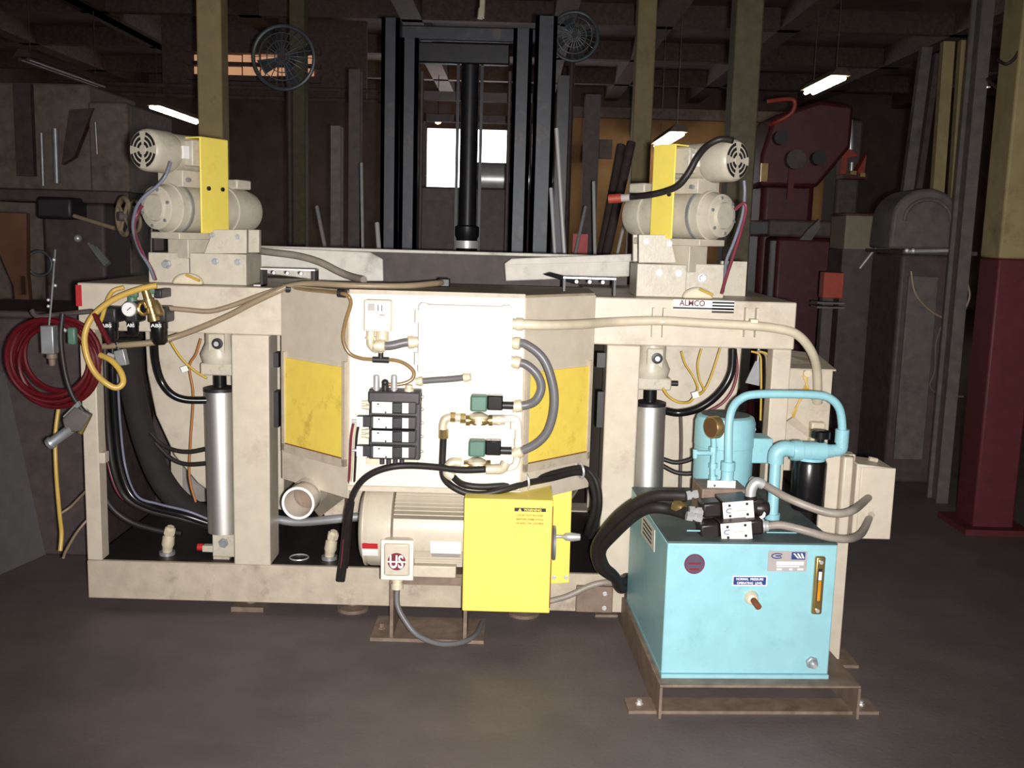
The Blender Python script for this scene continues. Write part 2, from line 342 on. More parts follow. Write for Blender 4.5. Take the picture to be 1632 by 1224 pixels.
# ---------------------------------------------------------------- pedestal fans
def fan(px, py, rpx, Y, label):
    c = w(px, py, Y); R = rpx*Y/FPX; t = thing('pedestal_fan', label, 'fan', (c.x, c.y, 0), 'drum fans on stands')
    g = build('guard', MB().torus(c, (0, 1, 0), R, .018, 40), 'fan_wire', t)
    m = MB()
    for k in (.25, .5, .75): m.torus(c+Vector((0, -.05, 0)), (0, 1, 0), R*k, .005, 28, 4)
    for i in range(24):
        a = 2*math.pi*i/24; m.tube([c+Vector((math.cos(a)*R*.1, -.07, math.sin(a)*R*.1)), c+Vector((math.cos(a)*R*.6, -.06, math.sin(a)*R*.6)), c+Vector((math.cos(a)*R, 0, math.sin(a)*R))], .004, 4, 3)
    build('grille', m, 'fan_wire', t)
    for i in range(4):
        a = math.pi/2*i+.4; u = Vector((math.cos(a), 0, math.sin(a))); q = Vector((-math.sin(a), 0, math.cos(a)))
        build('blade', MB().prism([c+u*R*.1-q*R*.08+Vector((0, .03, 0)), c+u*R*.85-q*R*.25+Vector((0, .0, 0)), c+u*R*.85+q*R*.15+Vector((0, .12, 0)), c+u*R*.1+q*R*.08+Vector((0, .06, 0))], (0, .006, 0)), 'fan_wire', t)
    build('hub', MB().cyl(c+Vector((0, -.08, 0)), c+Vector((0, .3, 0)), R*.13), 'machine_dark', t)
    build('stand', MB().cyl((c.x, c.y+.22, .03), (c.x, c.y+.22, c.z-R*.1), .03), 'machine_dark', t)
    build('base', MB().lathe((c.x, c.y+.22, 0), (0, 0, 1), [(0, .35), (.03, .34), (.05, .06)], 28), 'machine_dark', t)
fan(452, 92, 47, 8.8, 'pale wire pedestal fan in front of the amber window')
fan(915, 58, 36, 9.8, 'dim wire pedestal fan to the side of the forklift mast')

# ---------------------------------------------------------------- steel stock leaning behind the tub
def bar(pts, r, mt, label, group='steel bars leaning behind the tub', Y0=5.9, name='steel_bar'):
    P = []
    for (x, y, Y) in pts: P.append(w(x, y, Y))
    a, b = P[0], P[-1]; d = (a-b).normalized()
    foot = b-d*((b.z-r)/d.z) if d.z > .3 else b
    return solo(name, MB().cyl(foot, a, r, n=10), mt, label, 'bar', group)
bar([(887, 205, 6.3), (899, 398, 6.15)], .014, 'chrome', 'long bright steel bar leaning beside the forklift mast')
bar([(878, 300, 6.2), (884, 398, 6.1)], .012, 'chrome', 'short bright steel bar leaning beside the forklift mast')
bar([(601, 356, 6.1), (604, 398, 6.0)], .014, 'chrome', 'bright steel stub bar beside the outer mast rail')
bar([(576, 260, 6.4), (578, 395, 6.2)], .01, 'steel', 'thin dull steel rod standing close to the dark upright')
bar([(1001, 330, 6.0), (985, 400, 5.85)], .009, 'chrome', 'thin rod leaning across toward the drive head')
bar([(946, 290, 6.9), (948, 398, 6.7)], .012, 'chrome', 'bright rod in front of the dark steel post')
bar([(505, 330, 7.6), (513, 370, 7.4)], .014, 'chrome', 'steel rod leaning near the olive column')
bar([(933, 330, 6.9), (918, 398, 6.7)], .012, 'steel', 'steel rod leaning past the red block')
bar([(1006, 228, 7.6), (985, 320, 7.4)], .035, 'machine_dark', 'dark pipe leaning behind the drive head cable')
bar([(990, 232, 7.7), (972, 330, 7.5)], .035, 'machine_dark', 'dark pipe leaning further from the drive head cable')
c = w(925, 380, 6.8); solo('red_block', MB().box(c.x-.05, c.x+.05, 6.8, 6.9, 0, c.z+.03), 'red', 'small red topped post among the steel bars', 'block')
def post(px0, px1, ytop, Y, mt, label, cat='post', name='steel_post'):
    a, b = w(px0, ytop, Y), w(px1, ytop, Y); t = .02; d = .14
    return solo(name, MB().box(a.x, b.x, Y, Y+t, 0, a.z).box(a.x, b.x, Y+d-t, Y+d, 0, a.z).box((a.x+b.x)/2-t/2, (a.x+b.x)/2+t/2, Y+t, Y+d-t, 0, a.z), mt, label, cat)
post(890, 908, 120, 6.4, 'mast_dark', 'black steel upright standing beside the bright leaning bar')
post(934, 958, 150, 8.4, 'machine_dark', 'dark brown steel upright in front of the tan partition')
post(556, 574, 110, 7.4, 'machine_dark', 'tall dark steel upright close to the forklift mast')
post(527, 543, 200, 7.9, 'machine_brown', 'brownish steel upright between fan column and mast')
p, q = w(956, 222, 14.5), w(975, 253, 14.5); solo('wall_panel', MB().box(p.x, q.x, 14.5, 14.6, q.z, p.z).box((p.x+q.x)/2-.02, (p.x+q.x)/2+.02, 14.6, 15.0, q.z+.05, p.z-.05), 'machine_dark', 'small dark square panel on the tan partition', 'panel')

# ---------------------------------------------------------------- left side machinery
def lathe_cabinet():
    Y = 7.0; a = w(-60, 330, Y); b = w(203, 163, Y)
    t = thing('machine_cabinet', 'tall brown grey machine cabinet below the unlit tube light', 'machine', ((a.x+b.x)/2, Y+.4, 0))
    build('body', MB().box(a.x, w(140, 200, Y).x, Y+.05, Y+.9, 0, w(60, 130, Y).z), 'machine_brown', t, bevel=.02)
    build('side_panel', MB().box(w(140, 200, Y).x, b.x, Y, Y+.9, 0, b.z), 'machine_brown', t, bevel=.02)
    for (x, y0, y1, r) in ((88, 205, 292, .022), (66, 212, 296, .014), (152, 195, 246, .01)):
        build('pipe', MB().cyl(w(x, y0, Y-.08), w(x+3, y1, Y-.08), r, n=10), 'galv', t)
    build('door', MB().box(w(20, 140, Y).x, w(48, 140, Y).x, Y, Y+.05, w(30, 280, Y).z, w(30, 132, Y).z), 'machine_dark', t)
    build('arm', MB().prism([w(110, 175, Y-.03), w(148, 172, Y-.03), w(118, 250, Y-.03), w(98, 262, Y-.03)], (0, .06, 0)), 'machine_dark', t)
lathe_cabinet()
def bench():
    Y = 5.9; a, b = w(-40, 302, Y), w(205, 318, Y)
    t = thing('drill_press', 'dark drill press table with gear box in front of the brown cabinet', 'machine', ((a.x+b.x)/2, Y+.2, 0))
    build('table', MB().box(a.x, b.x, Y, Y+.5, w(80, 322, Y).z, w(80, 302, Y).z), 'machine_dark', t, bevel=.01)
    build('gear_box', MB().box(w(75, 318, Y).x, w(132, 318, Y).x, Y-.15, Y+.2, w(100, 350, Y).z, w(100, 315, Y).z), 'black_plastic', t, bevel=.02)
    build('pedestal', MB().box(w(60, 318, Y).x, w(160, 318, Y).x, Y+.05, Y+.45, 0, w(80, 322, Y).z), 'machine_dark', t, bevel=.02)
    build('lever', MB().cyl(w(118, 344, Y-.2), w(183, 364, Y-.25), .012), 'tan_hose', t)
    build('knob', MB().sph(w(124, 380, Y-.2), .022), 'steel', t); build('knob_rod', MB().cyl(w(124, 380, Y-.2), w(124, 380, Y+.05), .01), 'steel', t)
    build('guard', MB().torus(w(63, 420, Y-.1), (0, 1, 0), .07, .008, 28), 'fan_wire', t)
    for k in range(3): build('rod', MB().cyl(w(141+6*k, 388+3*k, Y-.2), w(168+3*k, 424-2*k, Y-.25), .011), 'galv', t)
bench()
solo('wood_plank', MB().prism([w(-30, 338, 5.2), w(42, 340, 5.2), w(43, 470, 5.2), w(28, 470, 5.2)]+[], (0, .04, 0)).prism([w(20, 440, 5.2), w(43, 440, 5.2), Vector((w(60, 440, 5.2).x, 5.2, 0)), Vector((w(40, 440, 5.2).x, 5.2, 0))], (0, .04, 0)), 'wood', 'brown wooden board leaning at the bench', 'board')
c = w(198, 345, 4.75)
hw = thing('hand_wheel', 'tan handwheel with spokes behind the drive head beside the regulators', 'wheel', (c.x, c.y, c.z-.1))
ax = Vector((-.75, -.65, 0))
build('rim', MB().torus(c, ax, .085, .012, 28), 'tan_hose', hw); build('rim_flange', MB().torus(c-ax*.05, ax, .075, .008, 28), 'tan_hose', hw)
build('hub', MB().cyl(c-ax*.2, c+ax*.03, .022), 'machine_grey', hw)
for i in range(4):
    u = ax.orthogonal().normalized(); q = ax.normalized().cross(u); a = i*math.pi/2
    build('spoke', MB().cyl(c, c+(u*math.cos(a)+q*math.sin(a))*.085, .008, n=8), 'tan_hose', hw)
build('stand', MB().box(c.x+.09, c.x+.16, c.y+.06, c.y+.14, 0, c.z+.04), 'machine_dark', hw)
# leaning grey sheet at the edge of the floor
F1 = wz(90, 876, 0); F2 = wz(-160, 985, 0); e_ = (F1-F2).normalized(); lean = Vector((-.12, .22, 1)); nn = e_.cross(lean).normalized()
def onsheet(x, y):
    v = ray(x, y); return CAMP+v*((F1-CAMP).dot(nn)/v.dot(nn))
solo('grey_sheet', MB().prism([F1, onsheet(74, 800), onsheet(44, 690), onsheet(14, 600), onsheet(-60, 560), onsheet(-200, 560), F2], nn*.006), 'sheet_grey', 'grey metal sheet leaning at the edge of the floor beside the red hose', 'sheet')
solo('reel_cabinet', MB().box(-2.35, -1.72, 4.15, 4.7, 0, 1.02).box(-2.38, -1.69, 4.12, 4.73, 1.02, 1.05), 'machine_dark', 'low dark cabinet standing behind the red hose coil', 'cabinet', bevel=.01)

# ---------------------------------------------------------------- right side machinery
def mill():
    Y = 7.6; X = lambda p: w(p, 300, Y).x; Zp = lambda p: w(1250, p, Y).z
    t = thing('milling_machine', 'large dark red milling machine behind the machine frame', 'machine', (X(1255), Y+.5, 0))
    build('column', MB().box(X(1215), X(1300), Y, Y+.9, 0, Zp(190)), 'machine_red', t, bevel=.05)
    build('head', MB().prism([(X(1200), Y-.2, Zp(250)), (X(1215), Y-.2, Zp(190)), (X(1285), Y-.2, Zp(165)), (X(1338), Y-.2, Zp(170)), (X(1338), Y-.2, Zp(235)), (X(1290), Y-.2, Zp(300)), (X(1200), Y-.2, Zp(300))], (0, .5, 0)), 'machine_red', t, bevel=.03)
    build('dial', MB().cyl((X(1225), Y-.28, Zp(225)), (X(1225), Y-.2, Zp(225)), .05), 'black_plastic', t)
    build('dial', MB().cyl((X(1250), Y-.28, Zp(258)), (X(1250), Y-.2, Zp(258)), .07), 'machine_dark', t)
    build('dial', MB().cyl((X(1285), Y-.28, Zp(255)), (X(1285), Y-.2, Zp(255)), .05), 'black_plastic', t)
    build('lever', MB().tube([(X(1198), Y-.32, Zp(172)), (X(1236), Y-.32, Zp(168)), (X(1236), Y-.32, Zp(188)), (X(1216), Y-.28, Zp(202)), (X(1210), Y-.18, Zp(204))], .015), 'orange', t)
    build('plate', MB().box(X(1243), X(1252), Y-.22, Y-.2, Zp(320), Zp(268)), 'column_red', t)
    build('tag_plate', MB().box(X(1200), X(1210), Y-.23, Y-.2, Zp(293), Zp(265)), 'brass', t)
    build('table', MB().box(X(1205), X(1336), Y-.45, Y+.2, Zp(378), Zp(352)), 'machine_dark', t, bevel=.02)
    build('knee', MB().box(X(1225), X(1330), Y-.35, Y+.1, 0, Zp(378)), 'machine_red', t, bevel=.03)
    build('vise', MB().prism([(X(1250), Y-.5, Zp(382)), (X(1262), Y-.5, Zp(366)), (X(1278), Y-.5, Zp(350)), (X(1280), Y-.5, Zp(362)), (X(1268), Y-.5, Zp(382))], (0, .05, 0)), 'machine_grey', t)
mill()
def grinder():
    Y = 7.75; X = lambda p: w(p, 260, Y).x; Zp = lambda p: w(1360, p, Y).z
    t = thing('tool_holder', 'bright orange tool holder on a dark stand beside the milling machine', 'machine', (X(1360), Y, 0))
    build('left_jaw', MB().prism([(X(1341), Y, Zp(278)), (X(1342), Y, Zp(238)), (X(1354), Y, Zp(238)), (X(1368), Y, Zp(248)), (X(1350), Y, Zp(252)), (X(1350), Y, Zp(278))], (0, .12, 0)), 'orange', t)
    build('right_jaw', MB().prism([(X(1368), Y, Zp(272)), (X(1380), Y, Zp(246)), (X(1379), Y, Zp(282)), (X(1371), Y, Zp(282))], (0, .12, 0)), 'orange', t)
    build('bit', MB().cyl((X(1361), Y+.05, Zp(258)), (X(1361), Y+.05, Zp(272)), .015), 'steel', t)
    build('tray', MB().box(X(1344), X(1382), Y-.03, Y+.15, Zp(285), Zp(278)), 'machine_red', t)
    build('clamp', MB().box(X(1353), X(1363), Y-.05, Y-.03, Zp(279), Zp(273)), 'brass', t); build('clamp', MB().box(X(1369), X(1377), Y-.05, Y-.03, Zp(282), Zp(276)), 'brass', t)
    build('spindle', MB().cyl((X(1358), Y+.06, Zp(238)), (X(1353), Y+.06, Zp(190)), .025), 'steel', t)
    build('column', MB().box(X(1345), X(1385), Y+.15, Y+.5, 0, Zp(186)), 'machine_dark', t, bevel=.03)
grinder()
def saw():
    Y = 5.9; X = lambda p: w(p, 380, Y).x; Zp = lambda p: w(1470, p, Y).z
    t = thing('band_saw', 'grey band saw with rounded wheel cover and bright steel table edge', 'machine', (X(1470), Y+.3, 0))
    n = [(X(1418), Y, Zp(398))]+[(X(1475)+(X(1530)-X(1475))*math.cos(a), Y, Zp(350)+(Zp(300)-Zp(350))*math.sin(a)) for a in [math.pi-i*math.pi/14 for i in range(15)]]+[(X(1530), Y, Zp(398))]
    build('wheel_cover', MB().prism(n, (0, .35, 0)), 'machine_grey', t, bevel=.02)
    m = [(x+.0, y-.03, z-.02) for (x, y, z) in n]
    build('cover_rim', MB().tube([Vector((X(1475)+(X(1512)-X(1475))*math.cos(a), Y-.01, Zp(352)+(Zp(318)-Zp(352))*math.sin(a))) for a in [math.pi-i*math.pi/10 for i in range(11)]], .012), 'machine_grey', t)
    build('table', MB().box(X(1428), X(1545), Y-.12, Y+.5, Zp(405), Zp(399)), 'machine_dark', t)
    build('table_edge', MB().cyl((X(1432), Y-.135, Zp(401)), (X(1522), Y-.135, Zp(397)), .011), 'steel', t)
    for p in (1431, 1441): build('bolt', MB().sph((X(p), Y-.15, Zp(400)), .014, 6), 'chrome', t)
    build('base_cabinet', MB().box(X(1440), X(1545), Y, Y+.5, 0, Zp(405)), 'machine_dark', t, bevel=.02)
    build('base_door', MB().box(X(1452), X(1500), Y-.02, Y, .15, Zp(440)), 'machine_grey', t, bevel=.005)
    build('cord', MB().tube([w(1452, 432, Y-.06), w(1460, 470, Y-.06), w(1490, 500, Y-.06), w(1525, 508, Y-.06), w(1545, 475, Y-.06), w(1540, 445, Y-.06)], .006), 'tan_hose', t)
    build('cord', MB().tube([w(1505, 510, Y-.05), w(1492, 545, Y-.05), w(1490, 590, Y-.05), w(1482, 615, Y-.05), w(1500, 630, Y-.05), w(1535, 632, Y-.05)], .006), 'machine_grey', t)
saw()
def saw_box():
    Y = 6.45; a, b = w(1349, 343, Y), w(1420, 399, Y)
    t = thing('coolant_tank', 'pale metal box with a shiny seam on a dark stand beside the band saw', 'box', ((a.x+b.x)/2, Y+.15, 0))
    build('tank', MB().box(a.x, b.x, Y, Y+.3, b.z, a.z), 'cardboard', t, bevel=.006)
    build('seam', MB().cyl(w(1392, 349, Y), w(1389, 385, Y), .007), 'chrome', t)
    build('lid', MB().box(a.x-.005, b.x+.005, Y-.005, Y+.305, a.z, a.z+.012), 'machine_red', t)
    build('stand', MB().box(a.x, b.x, Y+.02, Y+.3, 0, b.z), 'machine_dark', t)
    build('stay_rod', MB().cyl(w(1417, 368, Y-.06), w(1370, 428, Y-.06), .008), 'steel', t)
saw_box()
a, b = w(1314, 434, 5.7), w(1343, 476, 5.7)
tb = thing('switch_box', 'flat red switch box on a thin dark post', 'box', ((a.x+b.x)/2, 5.75, 0))
build('housing', MB().box(a.x, b.x, 5.7, 5.78, b.z, a.z), 'orange', tb, bevel=.004); build('post', MB().box((a.x+b.x)/2-.03, (a.x+b.x)/2+.03, 5.78, 5.84, 0, a.z), 'machine_dark', tb)
build('base', MB().box((a.x+b.x)/2-.15, (a.x+b.x)/2+.15, 5.65, 5.95, 0, .02), 'machine_dark', tb); build('tray', MB().box(a.x-.04, b.x, 5.66, 5.78, b.z-.03, b.z-.02).box(a.x-.04, b.x, 5.66, 5.78, b.z-.055, b.z-.045), 'machine_grey', tb)
# steel channels leaning on the right
def channel(pt, pb, width, Y, mt, label):
    a, b = w(*pt, Y+.06), w(*pb, Y); d = (a-b).normalized(); foot = b-d*(b.z/d.z)+Vector((0, 0, .0))
    s = Vector((1, 0, 0)); n = d.cross(s).normalized(); hw_ = width/2; L = (a-foot)/2; c = (a+foot)/2; m = MB()
    m.obox(c, s*hw_, n*.004, L); m.obox(c+s*(hw_-.004)+n*.025, s*.004, n*.025, L); m.obox(c-s*(hw_-.004)+n*.025, s*.004, n*.025, L)
    return solo('steel_channel', m, mt, label, 'channel', 'steel channels leaning by the yellow and red column')
channel((1513, 66), (1496, 300), .075, 6.75, 'column_yellow', 'broad pale steel channel leaning by the band saw')
channel((1536, 64), (1520, 300), .035, 6.75, 'column_yellow', 'narrow pale steel channel leaning by the band saw')
channel((1478, 75), (1448, 300), .07, 6.9, 'machine_grey', 'dull grey steel channel leaning by the band saw')
channel((1496, 85), (1465, 300), .04, 7.25, 'machine_dark', 'dark narrow steel channel leaning by the band saw')
post(1572, 1592, -60, 5.45, 'machine_grey', 'tall grey steel upright behind the thick yellow column')
c = w(1569, 139, 5.5); sp = thing('spot_lamp', 'tiny bright lamp on a bracket by the thick yellow column', 'lamp', (c.x, c.y, c.z))
build('bulb', MB().sph(c, .014, 6), 'tube_light', sp); build('shade', MB().lathe(c+Vector((0, 0, .05)), (0, 0, -1), [(0, .01), (.03, .022), (.05, .03)], 16, False), 'machine_dark', sp); build('arm', MB().cyl(c+Vector((0, 0, .05)), w(1600, 150, 5.05), .008), 'machine_dark', sp)
c = w(1585, 285, 5.3); solo('hose_loop', MB().tube([w(1578, 268, 5.3), w(1590, 278, 5.25), w(1594, 300, 5.2), w(1588, 420, 5.1), w(1586, 560, 5.1), (w(1586, 560, 5.1).x, 5.1, .02)], .012), 'fan_wire', 'grey hose hanging against the thick yellow column', 'hose')
solo('column_cable', MB().tube([w(1640, -30, 4.93), w(1632, 45, 4.92), w(1622, 85, 4.92), w(1605, 102, 4.93), w(1590, 95, 4.97)], .008), 'black_rubber', 'black cable drooping across the thick yellow column', 'cable')
# ================================================================ finishing machine: frame
FD = 3.55                                # front plane of the frame
XL, XR, ZB0, ZB1, ZT0, ZT1, FB = -1.545, .998, .045, .19, 1.04, 1.208, 4.55
fr = thing('finishing_machine', 'beige finishing machine with welded frame, white front panel and yellow patches', 'machine', (-.27, 4.05, 0))
build('base_beam', MB().box(XL, .437, FD, FD+.02, ZB0, ZB1), 'beige_dirty', fr, bevel=.004)
build('base_beam', MB().box(XL, XR, FB-.14, FB, ZB0, ZB1), 'beige_dirty', fr, bevel=.006)
for x in (XL, XR-.09): build('side_sill', MB().box(x, x+.09, FD+.02, FB-.14, ZB0, ZB1-.02), 'beige_dirty', fr)
build('floor_pan', MB().box(XL, XR, FD+.02, FB-.14, ZB1-.02, ZB1-.006), 'black_rubber', fr)
build('top_beam', MB().box(XL, -.819, FD, FB, ZT0, ZT1), 'beige', fr, bevel=.005)
build('top_beam', MB().box(.283, XR, FD, FB, ZT0, ZT1), 'beige', fr, bevel=.005)
build('corner_post', MB().box(XL, XL+.055, FD+.004, FD+.07, ZB1, ZT0), 'beige', fr, bevel=.004)
build('corner_post', MB().box(.925, XR-.006, FD+.004, FD+.08, ZB0, ZT0), 'beige', fr, bevel=.004)
build('front_post', MB().box(w(371, 700, FD).x, w(430, 700, FD).x, FD-.006, FD+.13, ZB1, ZT0), 'beige', fr, bevel=.005)
build('front_post', MB().box(w(966, 700, FD).x-.01, w(1014, 700, FD).x, FD-.006, FD+.13, ZB1, ZT0), 'beige', fr, bevel=.005)
build('rear_panel', MB().box(XL+.08, -1.02, FB-.16, FB-.14, ZB1, ZT0), 'bay_grey', fr)
for x in (XL, XR-.08): build('rear_post', MB().box(x, x+.08, FB-.08, FB, ZB1, ZT0), 'beige', fr)
for x in (-.95, .36): build('rear_post', MB().box(x, x+.08, FB-.08, FB, ZB1, ZT0), 'beige', fr)
p = w(150, 731, FD); build('weld_tab', MB().box(p.x, p.x+.035, FD+.01, FD+.05, p.z-.02, p.z+.02), 'beige', fr, bevel=.003)
# small tabs on the front posts
for px in (440, 958):
    for py, h in ((572, 12), (650, 30)):
        p = w(px, py, FD+.1); build('post_lug', MB().box(p.x-.018, p.x+.018, FD+.06, FD+.12, p.z-h*.0022, p.z+h*.0022), 'black_plastic', fr)
q = w(124, 462, FD); build('reflector', MB().box(XL-.004, XL+.016, FD-.003, FD-.0002, 1.125, 1.2), 'red', fr)
# feet
for px, py, wd_ in ((394, 971, 50), ):
    p = wz(px, py, .01); build('foot_plate', MB().box(p.x-.06, p.x+.06, FD+.02, FD+.14, 0, .018).cyl((p.x, FD+.08, .018), (p.x, FD+.08, .05), .02), 'rusty_steel', fr)
for px in (560, 835):
    p = wz(px, 968, .02); build('level_foot', MB().lathe((p.x, FD+.08, 0), (0, 0, 1), [(0, .06), (.012, .06), (.02, .02), (.05, .018)], 24), 'rusty_steel', fr)
for (x, y) in ((XL+.1, FB-.07), (XR-.1, FB-.07), (XR-.12, FD+.08), (-.27, FB-.07)): build('level_foot', MB().lathe((x, y, 0), (0, 0, 1), [(0, .06), (.012, .06), (.02, .02), (.05, .018)], 20), 'steel', fr)
# splice plates at the right of the base
p = w(950, 950, FD); build('splice_plate', MB().box(p.x-.075, p.x+.06, FD-.02, FD, .05, .15), 'rusty_steel', fr, bevel=.004)
for dz in (.07, .125): build('bolt', hexbolt((p.x+.03, FD-.02, dz), (0, -1, 0), .006, .012), 'steel', fr)
# maker's plate
a, b = w(1073, 477, FD), w(1169, 497, FD); pl = build('name_plate', MB().box(a.x, b.x, FD-.004, FD-.0005, b.z+.004, a.z), 'white', fr)
zc = (a.z+b.z+.004)/2; L = b.x-a.x
text('lettering', 'ALMCO', (a.x+L*.31, FD-.0045, zc+.006), .021, L*.42, 'maroon', pl)
build('rule', MB().box(a.x, b.x, FD-.0052, FD-.0042, b.z+.006, b.z+.012), 'ink', pl)
for k in range(4): build('stripe', MB().box(a.x+L*.64, b.x, FD-.0052, FD-.0042, a.z-.004-k*.011-.0065, a.z-.004-k*.011), 'ink', pl)
# strap brackets that hold the long conduit
for px in (1049, 1196):
    a, b = w(px-10, 490, FD), w(px+8, 537, FD)
    k = build('conduit_bracket', MB().box(a.x, a.x+.008, FD-.03, FD, b.z, a.z).box(b.x-.008, b.x, FD-.03, FD, b.z, a.z), 'beige', fr)
    p = w(px, 512, FD); build('clamp_strap', MB().box(p.x-.012, p.x+.016, FD-.055, FD-.025, p.z-.004, p.z+.012), 'fitting', k, bevel=.003)

# ================================================================ tub
PD = 3.30                                # plane of the front panel
PX0, PX1 = -.541, .036
tu = fr
zt = 1.214; zb = .565
build('front_panel', MB().box(PX0, PX1, PD, PD+.012, zb, zt), 'cream', tu, bevel=.003)
def quad_on(a3, b3, t0, t1, z0, z1, z2=None, z3=None, off=0.0, th=.006, mt='beige', name='panel', parent=None, bevel=0):
    a3 = Vector(a3); b3 = Vector(b3); d = b3-a3; n = Vector((d.y, -d.x, 0)).normalized()
    if n.y > 0: n = -n
    P = [a3+d*t0+n*off, a3+d*t1+n*off, a3+d*t1+n*off, a3+d*t0+n*off]
    zz = (z0, z0 if z2 is None else z2, z1 if z3 is None else z3, z1)
    return build(name, MB().prism([Vector((q.x, q.y, z)) for q, z in zip(P, zz)], n*th), mt, parent, bevel)
LA, LB = (-.82, FD+.002, 0), (PX0, PD+.004, 0); RA, RB = (.283, FD+.002, 0), (PX1, PD+.004, 0)
for (A_, B_) in ((LA, LB), (RA, RB)):
    quad_on(A_, B_, 0, 1, .52, zt, name='side_panel', parent=tu)
    quad_on(A_, B_, .08, .95, .655, .965, name='yellow_panel', mt='yellow_worn', parent=tu, off=.006, th=.006)
    for (t0, t1, z0, z1) in ((.04, .08, .63, .985), (.95, .99, .63, .985), (.04, .99, .625, .655)):
        quad_on(A_, B_, t0, t1, z0, z1, name='panel_trim', mt='beige_dirty', parent=tu, off=.006, th=.012)
    quad_on(A_, B_, .06, .97, .651, .658, name='rust_line', mt='rust_edge', parent=tu, off=.0125, th=.003)
# lower hopper below the panels
hp = [(-.82, FD, .56), (PX0, PD+.01, .56), (PX1, PD+.01, .56), (.283, FD, .56)]
lo = [(-.72, FD+.16, .33), (-.52, FD+.12, .5), (.02, FD+.12, .5), (.18, FD+.16, .33)]
for i in range(3): build('hopper_panel', MB().prism([hp[i], hp[i+1], lo[i+1], lo[i]], (0, .008, 0)), 'beige_dirty', tu)
build('panel_lip', MB().box(PX0-.005, PX1+.005, PD-.003, PD+.05, zb-.018, zb), 'beige', tu, bevel=.002)
build('tub_belly', MB().prism([(-.75, FD+.165, .55), (.21, FD+.165, .55), (.16, FD+.165, .33), (-.70, FD+.165, .33)], (0, .7, 0)), 'beige_dirty', tu)
# deck round the mouth
yd0 = 3.9
build('deck', MB().prism([(-.82, FD, zt), (PX0, PD, zt), (PX1, PD, zt), (.283, FD, zt), (.283, yd0, zt), (-.82, yd0, zt)], (0, 0, .008)), 'deck', tu)
build('deck_edge', MB().box(PX0, PX1, PD-.004, PD+.004, zt-.002, zt+.012), 'beige_dirty', tu)
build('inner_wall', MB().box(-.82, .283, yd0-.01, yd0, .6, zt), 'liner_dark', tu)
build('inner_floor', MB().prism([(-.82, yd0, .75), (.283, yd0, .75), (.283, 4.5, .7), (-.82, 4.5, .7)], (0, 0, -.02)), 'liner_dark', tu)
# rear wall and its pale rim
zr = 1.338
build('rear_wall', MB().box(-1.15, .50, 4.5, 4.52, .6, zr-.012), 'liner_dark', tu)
build('rear_rim', MB().box(-1.19, .54, 4.46, 4.55, zr-.014, zr), 'liner', tu, bevel=.004)
# liner flaps to each side of the mouth
FY1 = 4.25
build('liner_flap', MB().prism([w(380, 392, FY1), w(590, 402, FY1), w(610, 413, FY1), w(611, 448, FY1), w(520, 448, FY1), w(380, 430, FY1)], (0, .02, 0)), 'liner', tu, bevel=.004)
build('liner_flap', MB().prism([w(806, 448, FY1), w(804, 420, FY1), w(815, 412, FY1), w(1020, 404, FY1), w(1020, 440, FY1)], (0, .02, 0)), 'liner', tu, bevel=.004)
build('flap_ridge', MB().prism([w(806, 430, FY1-.02), w(806, 422, FY1-.02), w(1018, 416, FY1-.02), w(1018, 424, FY1-.02)], (0, .018, 0)), 'liner', tu)
# rounded hull plates seen through the open frame
def hull(sg):
    cx = -.27; P = []
    for (dx, z) in ((.62, 1.03), (1.155, 1.03), (1.15, .85), (1.12, .68), (1.05, .52), (.96, .41), (.86, .34), (.62, .31)): P.append((cx+sg*dx, 3.86, z))
    build('hull_plate', MB().prism(P, (0, .6, 0)), 'beige', tu, bevel=.006)
hull(-1); hull(1)
# ================================================================ drain and grey pipe
a = w(489, 789, 3.42); b = w(475, 802, 3.30); d = (b-a)
dp = thing('drain_pipe', 'white plastic drain stub with a bright rim under the tub', 'pipe', w(489, 830, 3.42))
R = 26.5*3.3/FPX
build('collar', MB().lathe(a-d*.6, d, [(0, R*1.04), (d.length*.9, R*1.04)], 32, False), 'pvc', dp)
build('stub', MB().lathe(a, d, [(0, R*.93), (d.length*1.0, R), (d.length*1.0, R*.86), (0, R*.84)], 36, False), 'pvc', dp)
build('plug', MB().lathe(a-d*.1, d, [(0, R*.85), (.006, R*.85)], 32), 'rusty_steel', dp)
build('rim', MB().torus(b, d, R*.95, .005, 36), 'white', dp)
build('elbow', MB().tube([a-d*.5, a-d*1.2+Vector((.03, .05, .0)), Vector((-.60, 3.72, .45))], R*.9, 20), 'pvc', dp)
solo('grey_pipe', MB().tube([(-.875, 3.7, w(440, 828, 3.7).z), w(480, 832, 3.69), w(548, 826, 3.68), w(600, 820, 3.68)], .017, 12), 'galv', 'dull grey pipe running level behind the drain stub', 'pipe')

# ================================================================ rounded inlet plates on the beams: brackets beside the mouth
def tray(px0, px1, yt, yb, Y, label):
    a, b = w(px0, yt, Y), w(px1, yb, Y); t = thing('cable_bracket', label, 'bracket', ((a.x+b.x)/2, Y, 1.208)); z1, z0 = a.z, 1.209
    build('top_bar', MB().box(a.x, b.x, Y, Y+.07, z1-.006, z1), 'steel', t)
    build('leg', MB().box(a.x, a.x+.008, Y, Y+.07, z0, z1-.006), 'black_plastic', t); build('leg', MB().box(b.x-.008, b.x, Y, Y+.07, z0, z1-.006), 'black_plastic', t)
    for k in (.25, .5, .75): build('bolt', MB().cyl((a.x+(b.x-a.x)*k, Y-.004, z1-.016), (a.x+(b.x-a.x)*k, Y+.004, z1-.016), .006, n=10), 'steel', t)
    build('foot', MB().box(a.x-.025, a.x+.008, Y, Y+.05, z0-.0, z0+.005), 'steel', t)
